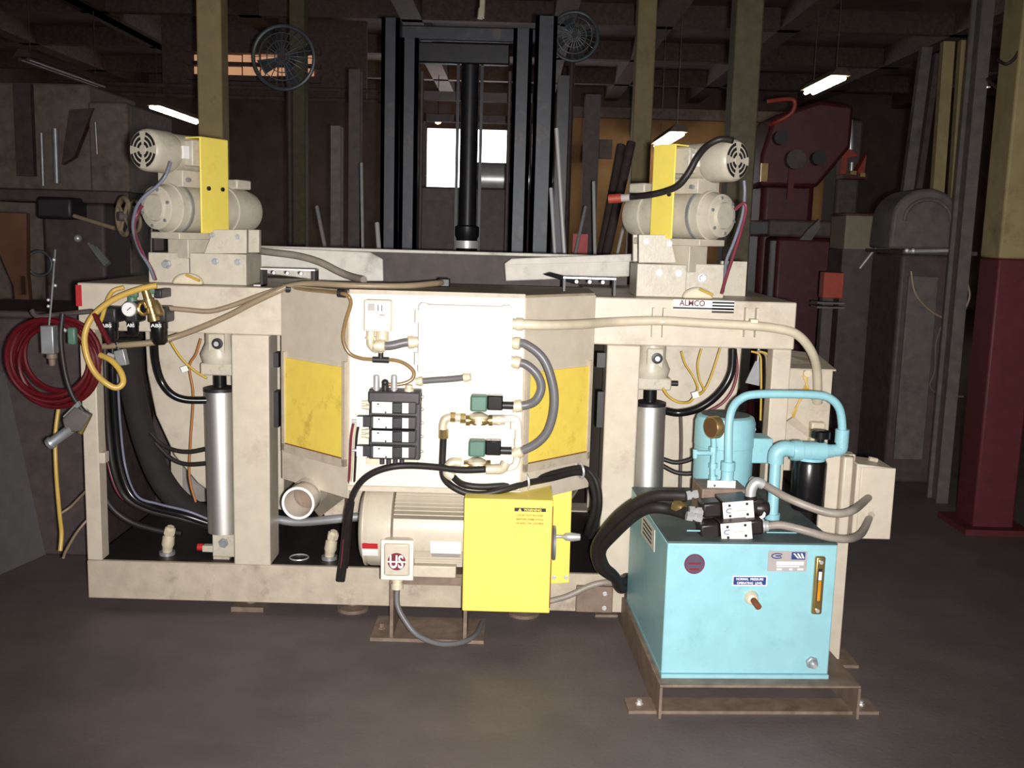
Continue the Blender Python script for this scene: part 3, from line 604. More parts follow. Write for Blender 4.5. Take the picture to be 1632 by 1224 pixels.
tray(415, 502, 427, 450, 3.62, 'low chrome edged bracket on the beam beside the dark hose end')
tray(898, 981, 441, 466, 3.62, 'low chrome edged bracket on the beam beside the black strap')
# ================================================================ drive heads
def drive_head(sg, theta, pn, label, pedx, fan_px, low_px, g0, g1, GL):
    th = math.radians(theta)
    u = Vector((sg*math.sin(th), -math.cos(th), 0)); v = Vector((-sg*math.cos(th), -math.sin(th), 0)); k = Vector((0, 0, 1))
    A = w(*low_px, pn); F = w(*fan_px, pn); F = Vector((A.x, A.y, F.z)) + u*((F-A).dot(u)*.0)
    # slide the fan centre along its axis until it projects where the photograph shows it
    best = min(((( (FWD.dot(F+u*s-CAMP)) ), s) for s in [i*.01 for i in range(-20, 21)]), key=lambda q: abs(816+FPX*RGT.dot(F+u*q[1]-CAMP)/FWD.dot(F+u*q[1]-CAMP)-fan_px[0]))[1]
    F = F+u*best
    t = thing('twin_motor_drive', label, 'motor', (A.x, A.y+.2, 1.209))
    r = .088
    lowm = build('lower_motor', MB().lathe(A, -u, [(0, r*.78), (.004, r*.86), (.03, r*.9), (.045, r*.96), (.047, r), (.06, r), (.062, r*.96), (.33, r*.96)], 36), 'head_beige', t)
    build('end_boss', MB().lathe(A+u*.012, -u, [(0, r*.5), (.012, r*.55)], 28), 'head_beige', lowm)
    for i in range(6):
        a = math.pi/3*i+.3; build('bolt', MB().cyl(A+(v*math.cos(a)+k*math.sin(a))*r*.72+u*.006, A+(v*math.cos(a)+k*math.sin(a))*r*.72-u*.01, .006, n=8), 'galv', lowm)
    build('band', MB().lathe(A-u*.085, -u, [(0, r*1.03), (.012, r*1.03)], 36), 'galv', lowm)
    build('gear_case', MB().lathe(A-u*.33, -u, [(0, r*1.02), (GL-.06, r*1.02), (GL-.02, r*.92), (GL, r*.85)], 36), 'head_beige', t)
    build('gear_cover', MB().obox(A-u*(.33+GL*.4)+k*.10, u*.04, v*.06, k*.018), 'head_beige', t, bevel=.006)
    # upper motor with ventilated fan cowl
    R = .073
    um = build('upper_motor', MB().lathe(F-u*.12, -u, [(0, R*.92), (max(.1, g1+best-.13), R*.92), (max(.1, g1+best-.13)+.006, R*.7)], 32), 'head_beige', t)
    cw = build('fan_cowl', MB().lathe(F, -u, [(0, R*.86), (.008, R*.96), (.02, R), (.10, R*1.02), (.12, R*.9)], 36), 'head_beige', t)
    for rr in (.3, .53, .75):
        for q in range(4):
            a0 = q*math.pi/2+.25; a1 = a0+math.pi/2-.5; m = MB(); n_ = 8; P = []
            for j in range(n_+1):
                a = a0+(a1-a0)*j/n_; P.append((F+(v*math.cos(a)+k*math.sin(a))*R*(rr+.085), F+(v*math.cos(a)+k*math.sin(a))*R*(rr-.06)))
            vs = [x+u*.0012 for pr in P for x in pr]; m.add(vs, [(2*j, 2*j+1, 2*j+3, 2*j+2) for j in range(n_)])
            build('vent_slot', m, 'dark_hole', cw)
    build('hub_cap', MB().cyl(F, F+u*.003, R*.2, n=16), 'head_beige', cw)
    build('terminal_box', MB().obox(F-u*.19+v*R*.95, u*.05, v*.02, k*.045), 'head_beige', um, bevel=.005)
    build('clip', MB().obox(F-u*.125+v*R*.9, u*.012, v*.012, k*.022), 'white', um)
    # bolted base between the two
    mid = (F.z-R+A.z+r)/2
    build('motor_foot', MB().obox(Vector((A.x, A.y, mid))-u*.17, u*.1, v*.06, k*max(.012, (F.z-R-A.z-r)/2+.012)), 'head_beige', t, bevel=.003)
    for q in (-.08, .0, .08): build('bolt', MB().cyl(Vector((A.x, A.y, mid-.004))-u*(.17+q)+v*.055, Vector((A.x, A.y, mid-.004))-u*(.17+q)+v*.075, .008, n=8), 'galv', t)
    # belt guard
    gz1, gz0 = F.z+R*.8, A.z-.085
    gc = Vector((A.x, A.y, (gz0+gz1)/2))-u*((g0+g1)/2)
    gd = build('belt_guard', MB().obox(gc+v*.104, u*(g1-g0)/2, v*.004, k*(gz1-gz0)/2).obox(gc-u*((g1-g0)/2-.002)+v*.0, u*.003, v*.104, k*(gz1-gz0)/2).obox(gc+k*((gz1-gz0)/2-.003), u*(g1-g0)/2, v*.104, k*.003), 'yellow', t, bevel=.003)
    for q in (-.035, .035): build('bolt', MB().cyl(gc+v*.108+u*q-k*.01, gc+v*.114+u*q-k*.01, .008, n=10), 'black_plastic', gd)
    # pedestal, square to the frame
    (b0, b1, by0, by1), (s0, s1, sy0, sy1), (g_) = pedx
    Yp = 3.64
    def PB(nm, x0, y0, x1, y1, Y, d, mt='head_beige', bv=.003):
        a, b = w(x0, y0, Y), w(x1, y1, Y); z0 = max(min(a.z, b.z), 1.209)
        return build(nm, MB().box(min(a.x, b.x), max(a.x, b.x), Y, Y+d, z0, max(a.z, b.z)), mt, t, bv)
    PB('base_block', b0, by0, b1, by1+20, Yp, .22)
    PB('slide_block', s0, sy0, s1, sy1+20, Yp+.03, .2)
    P = [w(x, y, Yp+.02) for x, y in g_]; 
    gs = build('gusset', MB().prism(P, (0, .03, 0)), 'head_beige', t, bevel=.002)
    build('rear_gusset', MB().prism([p+Vector((0, .18, 0)) for p in P], (0, .03, 0)), 'head_beige', t, bevel=.002)
    z_s = max(p.z for p in P)
    build('saddle', MB().obox(Vector((A.x, A.y, 0))-u*.2+k*(A.z-r-.008), u*.16, v*.07, k*.012), 'head_beige', t, bevel=.003)
    build('saddle_block', MB().obox(Vector((A.x, A.y, (A.z-r-.02+1.3)/2))-u*.2, u*.1, v*.05, k*max(.01, (A.z-r-.02-1.3)/2)), 'head_beige', t, bevel=.003)
    xs_ = [p.x for p in P]
    for (fx, fz) in ((.2, .75), (.8, .7)):
        x = min(xs_)+(max(xs_)-min(xs_))*fx; z = min(p.z for p in P)+(max(p.z for p in P)-min(p.z for p in P))*fz
        build('bolt', hexbolt((x, Yp+.02, z), (0, -1, 0), .007, .014), 'galv', gs)
    a, b = w(b0, by0, Yp), w(b1, by1, Yp)
    for f in (.45, .85): build('bolt', hexbolt((a.x+(b.x-a.x)*f, Yp, a.z+(b.z-a.z)*.3), (0, -1, 0), .009, .012), 'galv', t)
    a, b = w(s0, sy0, Yp+.03), w(s1, sy1, Yp+.03)
    build('bolt', hexbolt((a.x+(b.x-a.x)*.45, Yp+.03, (a.z+b.z)/2), (0, -1, 0), .012, .025), 'galv', t)
    return t, A, F, u
DH1, A1, F1, u1 = drive_head(-1, 27, 3.58, 'drive head of two motors with yellow guard above the air regulators', ((302, 393, 403, 447), (236, 302, 402, 440), [(325, 404), (340, 366), (393, 366), (393, 404)]), (228, 240), (248, 331), .11, .25, .14)
DH2, A2, F2, u2 = drive_head(1, 40, 3.60, 'drive head of two motors with yellow guard and black cable above the nameplate', ((1016, 1092, 420, 467), (1092, 1152, 420, 466), [(1018, 419), (1018, 374), (1068, 374), (1078, 419)]), (1174, 257), (1152, 344), .14, .245, .09)
a, b = w(1150, 416, 3.85), w(1188, 463, 3.85); solo('angle_bracket', MB().box(a.x, b.x, 3.85, 3.88, 1.209, a.z).box(a.x, b.x, 3.88, 4.1, 1.209, 1.22), 'head_beige', 'beige angle bracket standing behind the drive head near the nameplate', 'bracket')
# ================================================================ main electric motor and its stand
MY = 3.42                                 # axis distance
ax0 = w(566, 857, MY-.12); zM = w(650, 856, MY-.14).z; rM = .142
X = lambda px, Y=MY-.14, y=857: w(px, y, Y).x
em = thing('electric_motor', 'beige finned electric motor with round US emblem box in front of the base beam', 'motor', (X(650), MY, zM-rM))
fc = build('fan_cover', MB().lathe((X(567), MY, zM), (1, 0, 0), [(0, rM*.6), (.004, rM*.8), (.02, rM*.95), (.04, rM), (X(622)-X(567), rM*1.0), (X(622)-X(567)+.002, rM*.93)], 44), 'motor_beige', em)
build('cover_band', MB().lathe((X(576), MY, zM), (1, 0, 0), [(0, rM*1.008), (.006, rM*1.008)], 44), 'motor_beige', fc)
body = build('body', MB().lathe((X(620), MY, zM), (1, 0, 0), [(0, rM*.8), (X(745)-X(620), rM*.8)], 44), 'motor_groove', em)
x0, x1 = X(626), X(738)
for i in range(58):
    a = 2*math.pi*i/58; d = Vector((0, -math.cos(a), math.sin(a)))
    if d.y < 0 and -.34 < d.z < .42: continue       # smooth belt with the plate and the box
    q = Vector((0, d.z, -d.y))
    build('fin', MB().obox(Vector(((x0+x1)/2, MY, zM))+d*rM*.885, Vector(((x1-x0)/2, 0, 0)), d*rM*.1, q*.0019), 'motor_beige', body)
build('end_bell', MB().lathe((X(738), MY, zM), (1, 0, 0), [(0, rM*.97), (.03, rM*.95), (.05, rM*.6), (.06, rM*.3)], 40), 'motor_beige', em)
build('smooth_belt', MB().prism([(x0, MY-math.cos(a)*rM*.985, zM+math.sin(a)*rM*.985) for a in [-.36+i*.08 for i in range(11)]]+[(x0, MY-math.cos(a)*rM*.86, zM+math.sin(a)*rM*.86) for a in [.44-i*.08 for i in range(11)]], (x1-x0, 0, 0)), 'motor_beige', body)
build('lifting_eye', MB().torus((X(688), MY, zM+rM+.012), (0, 1, 0), .018, .006, 16), 'motor_beige', em)
# emblem box
bx, bz, by = X(636), w(636, 893, MY-.2).z, MY-.205
cb = build('terminal_box', MB().box(bx-.05, bx+.05, by+.012, MY-rM*.6, bz-.068, bz+.062), 'motor_beige', em, bevel=.014)
build('flange', MB().box(bx-.055, bx+.055, by+.012, by+.022, bz-.073, bz+.066), 'cream', cb, bevel=.004)
lid = build('lid', MB().box(bx-.043, bx+.043, by, by+.013, bz-.055, bz+.058), 'motor_beige', em, bevel=.008)
for s in (-1, 1): build('screw', MB().cyl((bx+s*.036, by-.002, bz-.048), (bx+s*.036, by+.004, bz-.048), .004, n=8), 'steel', lid)
build('emblem', MB().cyl((bx, by-.0012, bz-.003), (bx, by+.001, bz-.003), .030, n=36), 'maroon', lid)
text('emblem_letters', 'US', (bx, by-.002, bz-.003), .046, .046, 'white', lid)
build('emblem_band', MB().box(bx-.031, bx+.031, by-.0031, by-.002, bz-.006, bz-.0005), 'label_white', lid)
build('conduit_hub', MB().lathe((bx-.002, by+.045, bz-.066), (0, 0, -1), [(0, .02), (.018, .02), (.019, .017), (.03, .017), (.031, .021), (.046, .021), (.05, .014)], 20), 'fitting', em)
def shell_label(name, px0, px1, py0, py1, mt, parent, R):
    z0, z1 = w(px0, py1, MY-rM).z, w(px0, py0, MY-rM).z
    a0, a1 = math.asin((z0-zM)/R), math.asin((z1-zM)/R); n = 6; xa, xb = X(px0), X(px1)
    pr = [(xa, MY-math.cos(a0+(a1-a0)*i/n)*(R+.0015), zM+math.sin(a0+(a1-a0)*i/n)*(R+.0015)) for i in range(n+1)]
    pr += [(xa, MY-math.cos(a1+(a0-a1)*i/n)*(R-.002), zM+math.sin(a1+(a0-a1)*i/n)*(R-.002)) for i in range(n+1)]
    return build(name, MB().prism(pr, (xb-xa, 0, 0)), mt, parent)
shell_label('warning_sticker', 577, 602, 866, 875, 'red', fc, rM); shell_label('sticker', 577, 602, 876, 888, 'white', fc, rM)
shell_label('rating_plate', 686, 735, 863, 883, 'white', body, rM*.986); shell_label('rating_strip', 688, 733, 884, 890, 'label_grey', body, rM*.986)
for s in (-1, 1): build('foot', MB().box(X(680)-.09, X(680)+.1, MY+s*.09-.03, MY+s*.09+.03, zM-rM*1.04, zM-rM*.75), 'motor_beige', em, bevel=.004)
# stand
zs = zM-rM*1.04; s0, s1 = w(622, 950, 3.35).x, w(745, 950, 3.35).x
ms = thing('motor_stand', 'low steel channel stand under the electric motor', 'stand', ((s0+s1)/2, MY, 0))
build('top_plate', MB().box(s0, s1, 3.34, 3.54, zs-.012, zs), 'rusty_steel', ms, bevel=.002)
build('side_plate', MB().box(s0, s0+.012, 3.34, 3.54, .012, zs-.012), 'rusty_steel', ms); build('side_plate', MB().box(s1-.012, s1, 3.34, 3.54, .012, zs-.012), 'rusty_steel', ms)
build('base_plate', MB().box(w(590, 1021, 3.34).x, w(771, 1021, 3.34).x, 3.335, 3.54, 0, .012), 'rusty_steel', ms)
build('apron', MB().box(s0+.03, s1-.02, 3.35, 3.36, zs-.045, zs-.012), 'rusty_steel', ms)
build('anchor_bolt', hexbolt((w(606, 1006, 3.38).x, 3.42, .012), (0, 0, 1), .009, .02), 'rusty_steel', ms)
# motor whip
a = Vector((bx-.002, by+.045, bz-.115)); solo('motor_whip', MB().tube([a, a+Vector((.002, -.01, -.05)), w(643, 985, 3.24), w(665, 1012, 3.23), w(700, 1026, 3.25), w(735, 1024, 3.3), w(758, 1012, 3.38), w(768, 992, 3.5)], .0095, 10), 'grey_hose', 'grey flexible conduit looping from the motor emblem box to the floor', 'conduit')

# ================================================================ yellow belt guards
GY = 3.2
a, b = w(740, 794, GY), w(876, 978, GY)
bg_ = thing('belt_guard', 'big yellow box guard with black WARNING sign beside the electric motor', 'guard', ((a.x+b.x)/2, GY+.15, b.z))
gb = build('cover', MB().box(a.x, b.x, GY, GY+.29, b.z, a.z), 'yellow', bg_, bevel=.005)
p, q = w(820, 809, GY), w(870, 816, GY)
wl = build('warning_sign', MB().box(p.x, q.x, GY-.0015, GY-.0002, q.z, p.z), 'ink', bg_)
text('lettering', 'WARNING', ((p.x+q.x)/2+.008, GY-.002, (p.z+q.z)/2), .009, .058, 'yellow', wl)
cx_, cz_ = p.x+.018, (p.z+q.z)/2; build('alert_triangle', MB().prism([(cx_-.006, GY-.0016, cz_-.0045), (cx_+.006, GY-.0016, cz_-.0045), (cx_, GY-.0016, cz_+.0055)], (0, -.0008, 0)), 'yellow', wl)
for i, (s, wd_) in enumerate((('LOCK OUT POWER', .088), ('BEFORE REMOVING', .088), ('GUARD OR COVERS', .09))):
    text('warning_line', s, ((p.x+q.x)/2, GY-.0012, q.z-.013-.0135*i), .0062, wd_, 'brown_ink', bg_)
build('edge_dirt', MB().box(b.x-.003, b.x+.0005, GY-.0004, GY+.01, b.z+.02, a.z-.02), 'rust_edge', bg_)
ry = 3.5
a, b = w(874, 772, ry), w(911, 929, ry)
gp = thing('rear_guard', 'narrow yellow guard plate with two bolts beside the pulley', 'guard', ((a.x+b.x)/2, ry, b.z))
build('plate', MB().prism([w(870, 777, ry), w(912, 768, ry), w(907, 929, ry), w(870, 931, ry)], (0, .01, 0)), 'yellow', gp, bevel=.002)
for px in (883, 902): build('bolt', hexbolt(w(px, 920, ry), (0, -1, 0), .006, .008), 'steel', gp)
build('mount_arm', MB().box(a.x+.01, b.x-.01, ry+.01, FD, b.z+.01, b.z+.06), 'yellow', gp)
c = w(879, 865, 3.42); pu = thing('pulley', 'grey pulley wheel and shaft projecting beside the yellow box', 'pulley', (c.x, c.y, c.z-.06))
build('wheel', MB().lathe((c.x-.03, c.y, c.z), (1, 0, 0), [(0, .05), (.004, .062), (.018, .062), (.024, .05), (.03, .05), (.036, .062), (.044, .06), (.046, .02)], 36), 'galv', pu)
build('shaft', MB().lathe((c.x+.01, c.y, w(885, 855, 3.42).z), (1, 0, 0), [(0, .006), (.03, .006), (.04, .014), (.06, .016), (.09, .012)], 16), 'steel', pu)
build('axle', MB().cyl((c.x-.12, c.y, c.z), (c.x-.02, c.y, c.z), .02), 'steel', pu)

# ================================================================ control box and instruments on the front panel
BD = .11                                  # how far the enclosure stands off
a, b = w(667, 485, PD-BD), w(815, 598, PD-BD)
cbx = thing('control_box', 'large white hinged enclosure on the front panel', 'box', ((a.x+b.x)/2, PD-.06, b.z))
build('housing', MB().box(a.x+.004, b.x-.004, PD-BD+.014, PD-.0005, b.z+.004, a.z-.004), 'cream', cbx, bevel=.008)
dd = build('door', MB().box(a.x, b.x, PD-BD, PD-BD+.014, b.z, a.z), 'white_box', cbx, bevel=.005)
for fz in (.18, .8): build('hinge', MB().cyl((a.x-.006, PD-BD+.01, a.z-(a.z-b.z)*fz-.02), (a.x-.006, PD-BD+.01, a.z-(a.z-b.z)*fz+.02), .006, n=10), 'cream', cbx)
for (x, z) in ((b.x-.004, a.z+.006), (b.x+.006, b.z+.012), (a.x+.01, a.z+.006)): build('mount_ear', MB().box(x-.012, x+.016, PD-.006, PD-.0005, z-.012, z+.012), 'cream', cbx, bevel=.003)
for fx in (.06, .93): build('latch', MB().box(a.x+(b.x-a.x)*fx-.012, a.x+(b.x-a.x)*fx+.012, PD-BD-.004, PD-BD+.02, a.z-.002, a.z+.004), 'cream', cbx, bevel=.001)
# pressure switch
a, b = w(579, 478, PD-.07), w(622, 530, PD-.07)
ps = thing('pressure_switch', 'small white switch box with printed label on the front panel', 'switch', ((a.x+b.x)/2, PD-.03, b.z))
build('housing', MB().box(a.x, b.x, PD-.06, PD-.0005, b.z, a.z), 'cream', ps, bevel=.006)
pc = build('cover', MB().box(a.x+.004, b.x-.008, PD-.07, PD-.06, b.z+.004, a.z-.006), 'white_box', ps, bevel=.003)
W_ = b.x-a.x; H_ = a.z-b.z
def lab(nm, x0, x1, z0, z1, mt): build(nm, MB().box(a.x+W_*x0, a.x+W_*x1, PD-.0712, PD-.0699, b.z+H_*z0, b.z+H_*z1), mt, pc)
lab('label_block', .16, .42, .66, .9, 'label_grey'); lab('label_bar', .53, .56, .66, .86, 'ink'); lab('label_bar', .67, .70, .66, .86, 'ink'); lab('label_block', .6, .8, .5, .58, 'label_grey'); lab('label_rule', .1, .78, .12, .135, 'label_grey'); lab('label_rule', .1, .7, .3, .31, 'label_grey')
for (x, z) in ((.12, .88), (.83, .16)): build('screw', MB().cyl((a.x+W_*x, PD-.073, b.z+H_*z), (a.x+W_*x, PD-.066, b.z+H_*z), .006, n=12), 'galv', pc)
build('sensor', MB().lathe((a.x+W_*.66, PD-.035, b.z), (0, 0, -1), [(0, .021), (.03, .021), (.032, .012), (.055, .012)], 22), 'fitting', ps)
build('port', MB().lathe((a.x+W_*.22, PD-.035, b.z), (0, 0, -1), [(0, .014), (.018, .014), (.019, .018), (.026, .018)], 18), 'fitting', ps)
e = Vector((a.x+W_*.22, PD-.035, b.z-.026)); build('elbow', MB().tube([e, e+Vector((.001, -.004, -.018)), e+Vector((.018, -.012, -.032)), w(600, 551, PD-.06)], .013, 14), 'fitting', ps)
# flexible conduits on the panel
def conduit(name, pts, r, mt, label, ends=True, er=1.45, cat='conduit', group=None, n=12):
    P = [w(*q) for q in pts]; t = thing(name, label, cat, (P[0].x, P[0].y, min(p.z for p in P)), group)
    build('jacket', MB().tube(P, r, n), mt, t)
    if ends:
        for (p, q) in ((P[0], P[1]), (P[-1], P[-2])):
            d = (q-p).normalized(); build('end_fitting', MB().lathe(p-d*.004, d, [(0, r*er*.85), (r*.8, r*er*.85), (r*.82, r*er), (r*2.1, r*er), (r*2.3, r*1.1)], 12), 'fitting', t)
    return t
conduit('flex_conduit', [(600, 551, PD-.06), (622, 551, PD-.06), (645, 546, PD-.055), (664, 545, PD-.05)], .0145, 'grey_hose', 'short grey conduit between switch box and white enclosure')
conduit('flex_conduit', [(665, 608, PD-.03), (690, 606, PD-.035), (720, 604, PD-.04), (748, 601, PD-.05)], .0105, 'grey_hose', 'short dark conduit running along the bottom edge of the white enclosure')
conduit('flex_conduit', [(816, 546, PD-.05), (838, 549, PD-.06), (866, 572, PD-.07), (881, 612, PD-.075), (883, 650, PD-.075), (873, 687, PD-.07), (852, 709, PD-.065), (820, 723, PD-.055)], .0145, 'grey_hose', 'long grey conduit loop from white enclosure to the lower green solenoid')
conduit('flex_conduit', [(816, 576, PD-.05), (838, 581, PD-.055), (856, 597, PD-.06), (863, 617, PD-.06), (856, 636, PD-.06), (842, 645, PD-.055), (818, 648, PD-.055)], .0145, 'grey_hose', 'short grey conduit loop from white enclosure to the upper green solenoid')
conduit('long_conduit', [(818, 516, PD-.05), (860, 518, PD-.05), (920, 517, PD+.05), (980, 513, FD-.06), (1049, 511, FD-.04), (1120, 515, FD-.035), (1196, 519, FD-.035), (1240, 524, FD-.035), (1270, 533, FD-.03), (1292, 558, FD), (1302, 590, FD+.06), (1303, 640, FD+.13)], .0165, 'conduit', 'cream conduit strapped along the beam under the nameplate', er=1.3)

# ---------------------------------------------------------------- valve manifold
VY = PD-.075
a, b = w(586, 622, VY), w(668, 737, VY)
vm = thing('valve_manifold', 'dark grey stack of four air valves with white labels', 'manifold', ((a.x+b.x)/2, PD-.03, b.z))
build('base', MB().box(a.x, b.x, VY+.03, PD-.0005, b.z, a.z), 'manifold', vm, bevel=.004)
build('top_block', MB().box(a.x, b.x, VY+.005, PD-.005, a.z-.045, a.z-.004), 'manifold', vm, bevel=.006)
rows = (650, 674, 696, 721)
for i, py in enumerate(rows):
    z = w(630, py, VY).z; hh = .0205
    vb = build('valve', MB().box(a.x+.008, b.x-.012, VY, VY+.034, z-hh, z+hh), 'valve_black' if False else 'manifold', vm, bevel=.004)
    p, q = w(593 if i in (0, 2) else 595, py, VY), w(625, py, VY)
    lb = build('face_label', MB().box(p.x, q.x, VY-.0016, VY+.001, z-.0185, z+.0185), 'white', vb)
    for (fx, fz) in ((.3, .8), (.68, .08)): build('label_hole', MB().cyl((p.x+(q.x-p.x)*fx, VY-.0025, z-.0185+.037*fz), (p.x+(q.x-p.x)*fx, VY, z-.0185+.037*fz), .003, n=10), 'ink', lb)
    build('coil', MB().box(q.x+.001, w(641, py, VY).x, VY-.004, VY+.03, z-.0175, z+.0175), 'black_plastic', vb, bevel=.003)
    p2, q2 = w(641, py, VY), w(651, py, VY); build('end_label', MB().box(p2.x, q2.x, VY-.0016, VY+.001, z-.0165, z+.0165), 'white', vb)
    build('port', MB().cyl((q2.x+.004, VY+.01, z), (q2.x+.022, VY+.01, z), .006, n=12), 'steel', vb)
    if i in (1, 3):
        p3, q3 = w(568, py, VY), w(578, py, VY)
        build('pilot', MB().box(p3.x, w(594, py, VY).x, VY+.004, VY+.034, z-.018, z+.018), 'black_plastic', vb, bevel=.003)
        build('pilot_label', MB().box(p3.x, q3.x, VY+.002, VY+.0045, z-.0165, z+.0165), 'white', vb)
        build('pilot_port', MB().cyl((p3.x-.016, VY+.015, z), (p3.x+.004, VY+.015, z), .005, n=10), 'steel', vb)
    else:
        for dz_ in (-.006, .010): build('tube_fitting', MB().lathe((a.x-.022, VY+.03, z+dz_), (1, 0, 0), [(0, .006), (.012, .006), (.013, .008), (.024, .008)], 10), 'fitting', vb)
for py in (636, 656, 678, 700, 724): build('side_screw', MB().sph((b.x+.004, VY+.045, w(668, py, VY).z), .006, 6), 'steel', vm)
for px in (600, 628):
    p = w(px, 622, VY+.03); build('muffler', MB().lathe(p-Vector((0, 0, .012)), (0, 0, 1), [(0, .009), (.014, .009), (.015, .012), (.018, .012), (.02, .010), (.06, .010), (.064, .006)], 16), 'steel', vm)
p = w(614, 622, VY+.03); build('inlet', MB().lathe(p-Vector((0, 0, .01)), (0, 0, 1), [(0, .009), (.012, .009), (.013, .012), (.03, .012), (.034, .008)], 14).sph(p+Vector((0, -.004, .026)), .012, 6), 'black_plastic', vm)
p = w(652, 622, VY+.03); build('inlet_nut', MB().lathe(p-Vector((0, 0, .012)), (0, 0, 1), [(0, .016), (.018, .016), (.02, .012), (.03, .012)], 12), 'fitting', vm)
build('bracket', MB().box(a.x-.01, a.x+.04, PD-.03, PD-.0005, b.z-.022, b.z).box(b.x-.06, b.x-.01, PD-.03, PD-.0005, b.z-.022, b.z), 'fitting', vm)
for k in range(4): build('bottom_port', MB().cyl((a.x+.045+k*.022, VY+.03, b.z-.016), (a.x+.045+k*.022, VY+.03, b.z+.002), .008, n=10), 'manifold', vm)
# thin tubes dropping from the manifold
for i, (dx_, mt) in enumerate(((0, 'purple_wire'), (4, 'fitting'), (9, 'black_rubber'))):
    solo('air_tube', MB().tube([w(563+dx_, 675, VY+.02), w(559+dx_, 700, VY+.03), w(557+dx_, 745, PD-.02), w(554+dx_, 790, PD+.03), w(549+dx_, 850, PD+.1), w(544+dx_, 905, PD+.15)], .0045, 6), mt, ('thin maroon air tube dropping from the valve manifold', 'thin pale air tube dropping from the valve manifold', 'thin black air tube dropping from the valve manifold')[i], 'tube')
# ---------------------------------------------------------------- two solenoid valves and pipework
def solenoid(px, py, label):
    Y = PD-.085; S_ = lambda x, y, dy=0: w(px+x, py+y, Y+dy)
    o = S_(0, 46); t = thing('solenoid_valve', label, 'valve', (o.x, PD-.05, o.z))
    a, b = S_(-15, -13), S_(11, 13); build('coil', MB().box(a.x, b.x, Y, Y+.055, b.z, a.z), 'green', t, bevel=.006)
    a, b = S_(12, -13), S_(36, 11); cn = build('connector', MB().box(a.x, b.x, Y+.005, Y+.05, b.z, a.z), 'black_gloss', t, bevel=.004)
    a = S_(36, 2, .02); build('gland', MB().cyl(a, a+Vector((.036, 0, 0)), .013, n=14), 'black_plastic', cn)
    c = S_(-2, 14, .028); build('bonnet', MB().lathe(c, (0, 0, -1), [(0, .018), (.004, .024), (.008, .032), (.016, .032), (.018, .02), (.034, .02)], 20), 'fitting', t)
    a, b = S_(-22, 26, .028), S_(20, 26, .028); build('valve_body', MB().lathe(a, b-a, [(0, .018), (.012, .018), (.014, .012), ((b-a).length*.3, .017), ((b-a).length*.7, .017), ((b-a).length-.014, .012), ((b-a).length-.012, .018), ((b-a).length, .018)], 16), 'brass', t)
    c = S_(-2, 30, .01); build('body_nut', MB().cyl(c, c+Vector((0, .03, 0)), .011, n=6), 'fitting', t)
    for sx in (-16, 10): build('bolt', MB().cyl(S_(sx, 20, .028), S_(sx, 32, .028), .005, n=8), 'fitting', t)
    return t
solenoid(765, 644, 'upper green solenoid valve with black plug and brass body')
solenoid(762, 716, 'lower green solenoid valve with black plug and brass body')
def pipework():
    Y = PD-.057; q = lambda x, y, d=0: w(x, y, Y+d)
    t = thing('pipe_loop', 'cream painted pipe elbows joining the two solenoid valves', 'pipe', q(828, 752))
    build('right_run', MB().tube([q(786, 670), q(812, 667), q(823, 669), q(826, 680), q(826, 705), q(824, 730), q(820, 742), q(808, 746), q(790, 744)], .0115, 14, 8), 'cream', t)
    build('left_elbow', MB().tube([q(742, 667), q(722, 665), q(710, 668), q(706, 678), q(706, 686)], .0135, 14, 8), 'fitting', t)
    for (x, y) in ((738, 667), (722, 665)): 
        p = q(x, y); build('collar', MB().cyl(p-Vector((.008, 0, 0)), p+Vector((.008, 0, 0)), .017, n=8), 'brass', t)
    p = q(707, 688); build('collar', MB().cyl(p-Vector((0, 0, .022)), p+Vector((0, 0, .008)), .016, n=8), 'brass', t)
    for (x, y) in ((820, 678), (826, 705)):
        p = q(x, y); build('coupling', MB().cyl(p-Vector((0, 0, .012)), p+Vector((0, 0, .012)), .0145, n=14), 'cream', t)
    p = q(795, 670, -.012); build('gauge_plug', MB().cyl(p, p+Vector((0, .02, 0)), .0135, n=6), 'fitting', t)
    build('tee', MB().tube([q(784, 669), q(805, 669)], .016, 12), 'fitting', t)
    p, r_ = q(783, 678, .03), q(797, 698, .03); build('tie_plate', MB().box(p.x, r_.x, PD-.02, PD-.0005, r_.z, p.z), 'cream', t, bevel=.002)
    p = q(791, 689); build('screw', MB().cyl((p.x, PD-.026, p.z), (p.x, PD-.019, p.z), .006, n=8), 'fitting', t)
    build('lower_elbow', MB().tube([q(735, 738), q(722, 737), q(715, 744), q(714, 754), q(722, 760)], .0165, 14, 8), 'fitting', t)
    build('outlet_elbow', MB().tube([q(806, 738, -.01), q(800, 747, -.02), q(788, 748, -.03), q(775, 748, -.03)], .0165, 14, 8), 'fitting', t)
pipework()
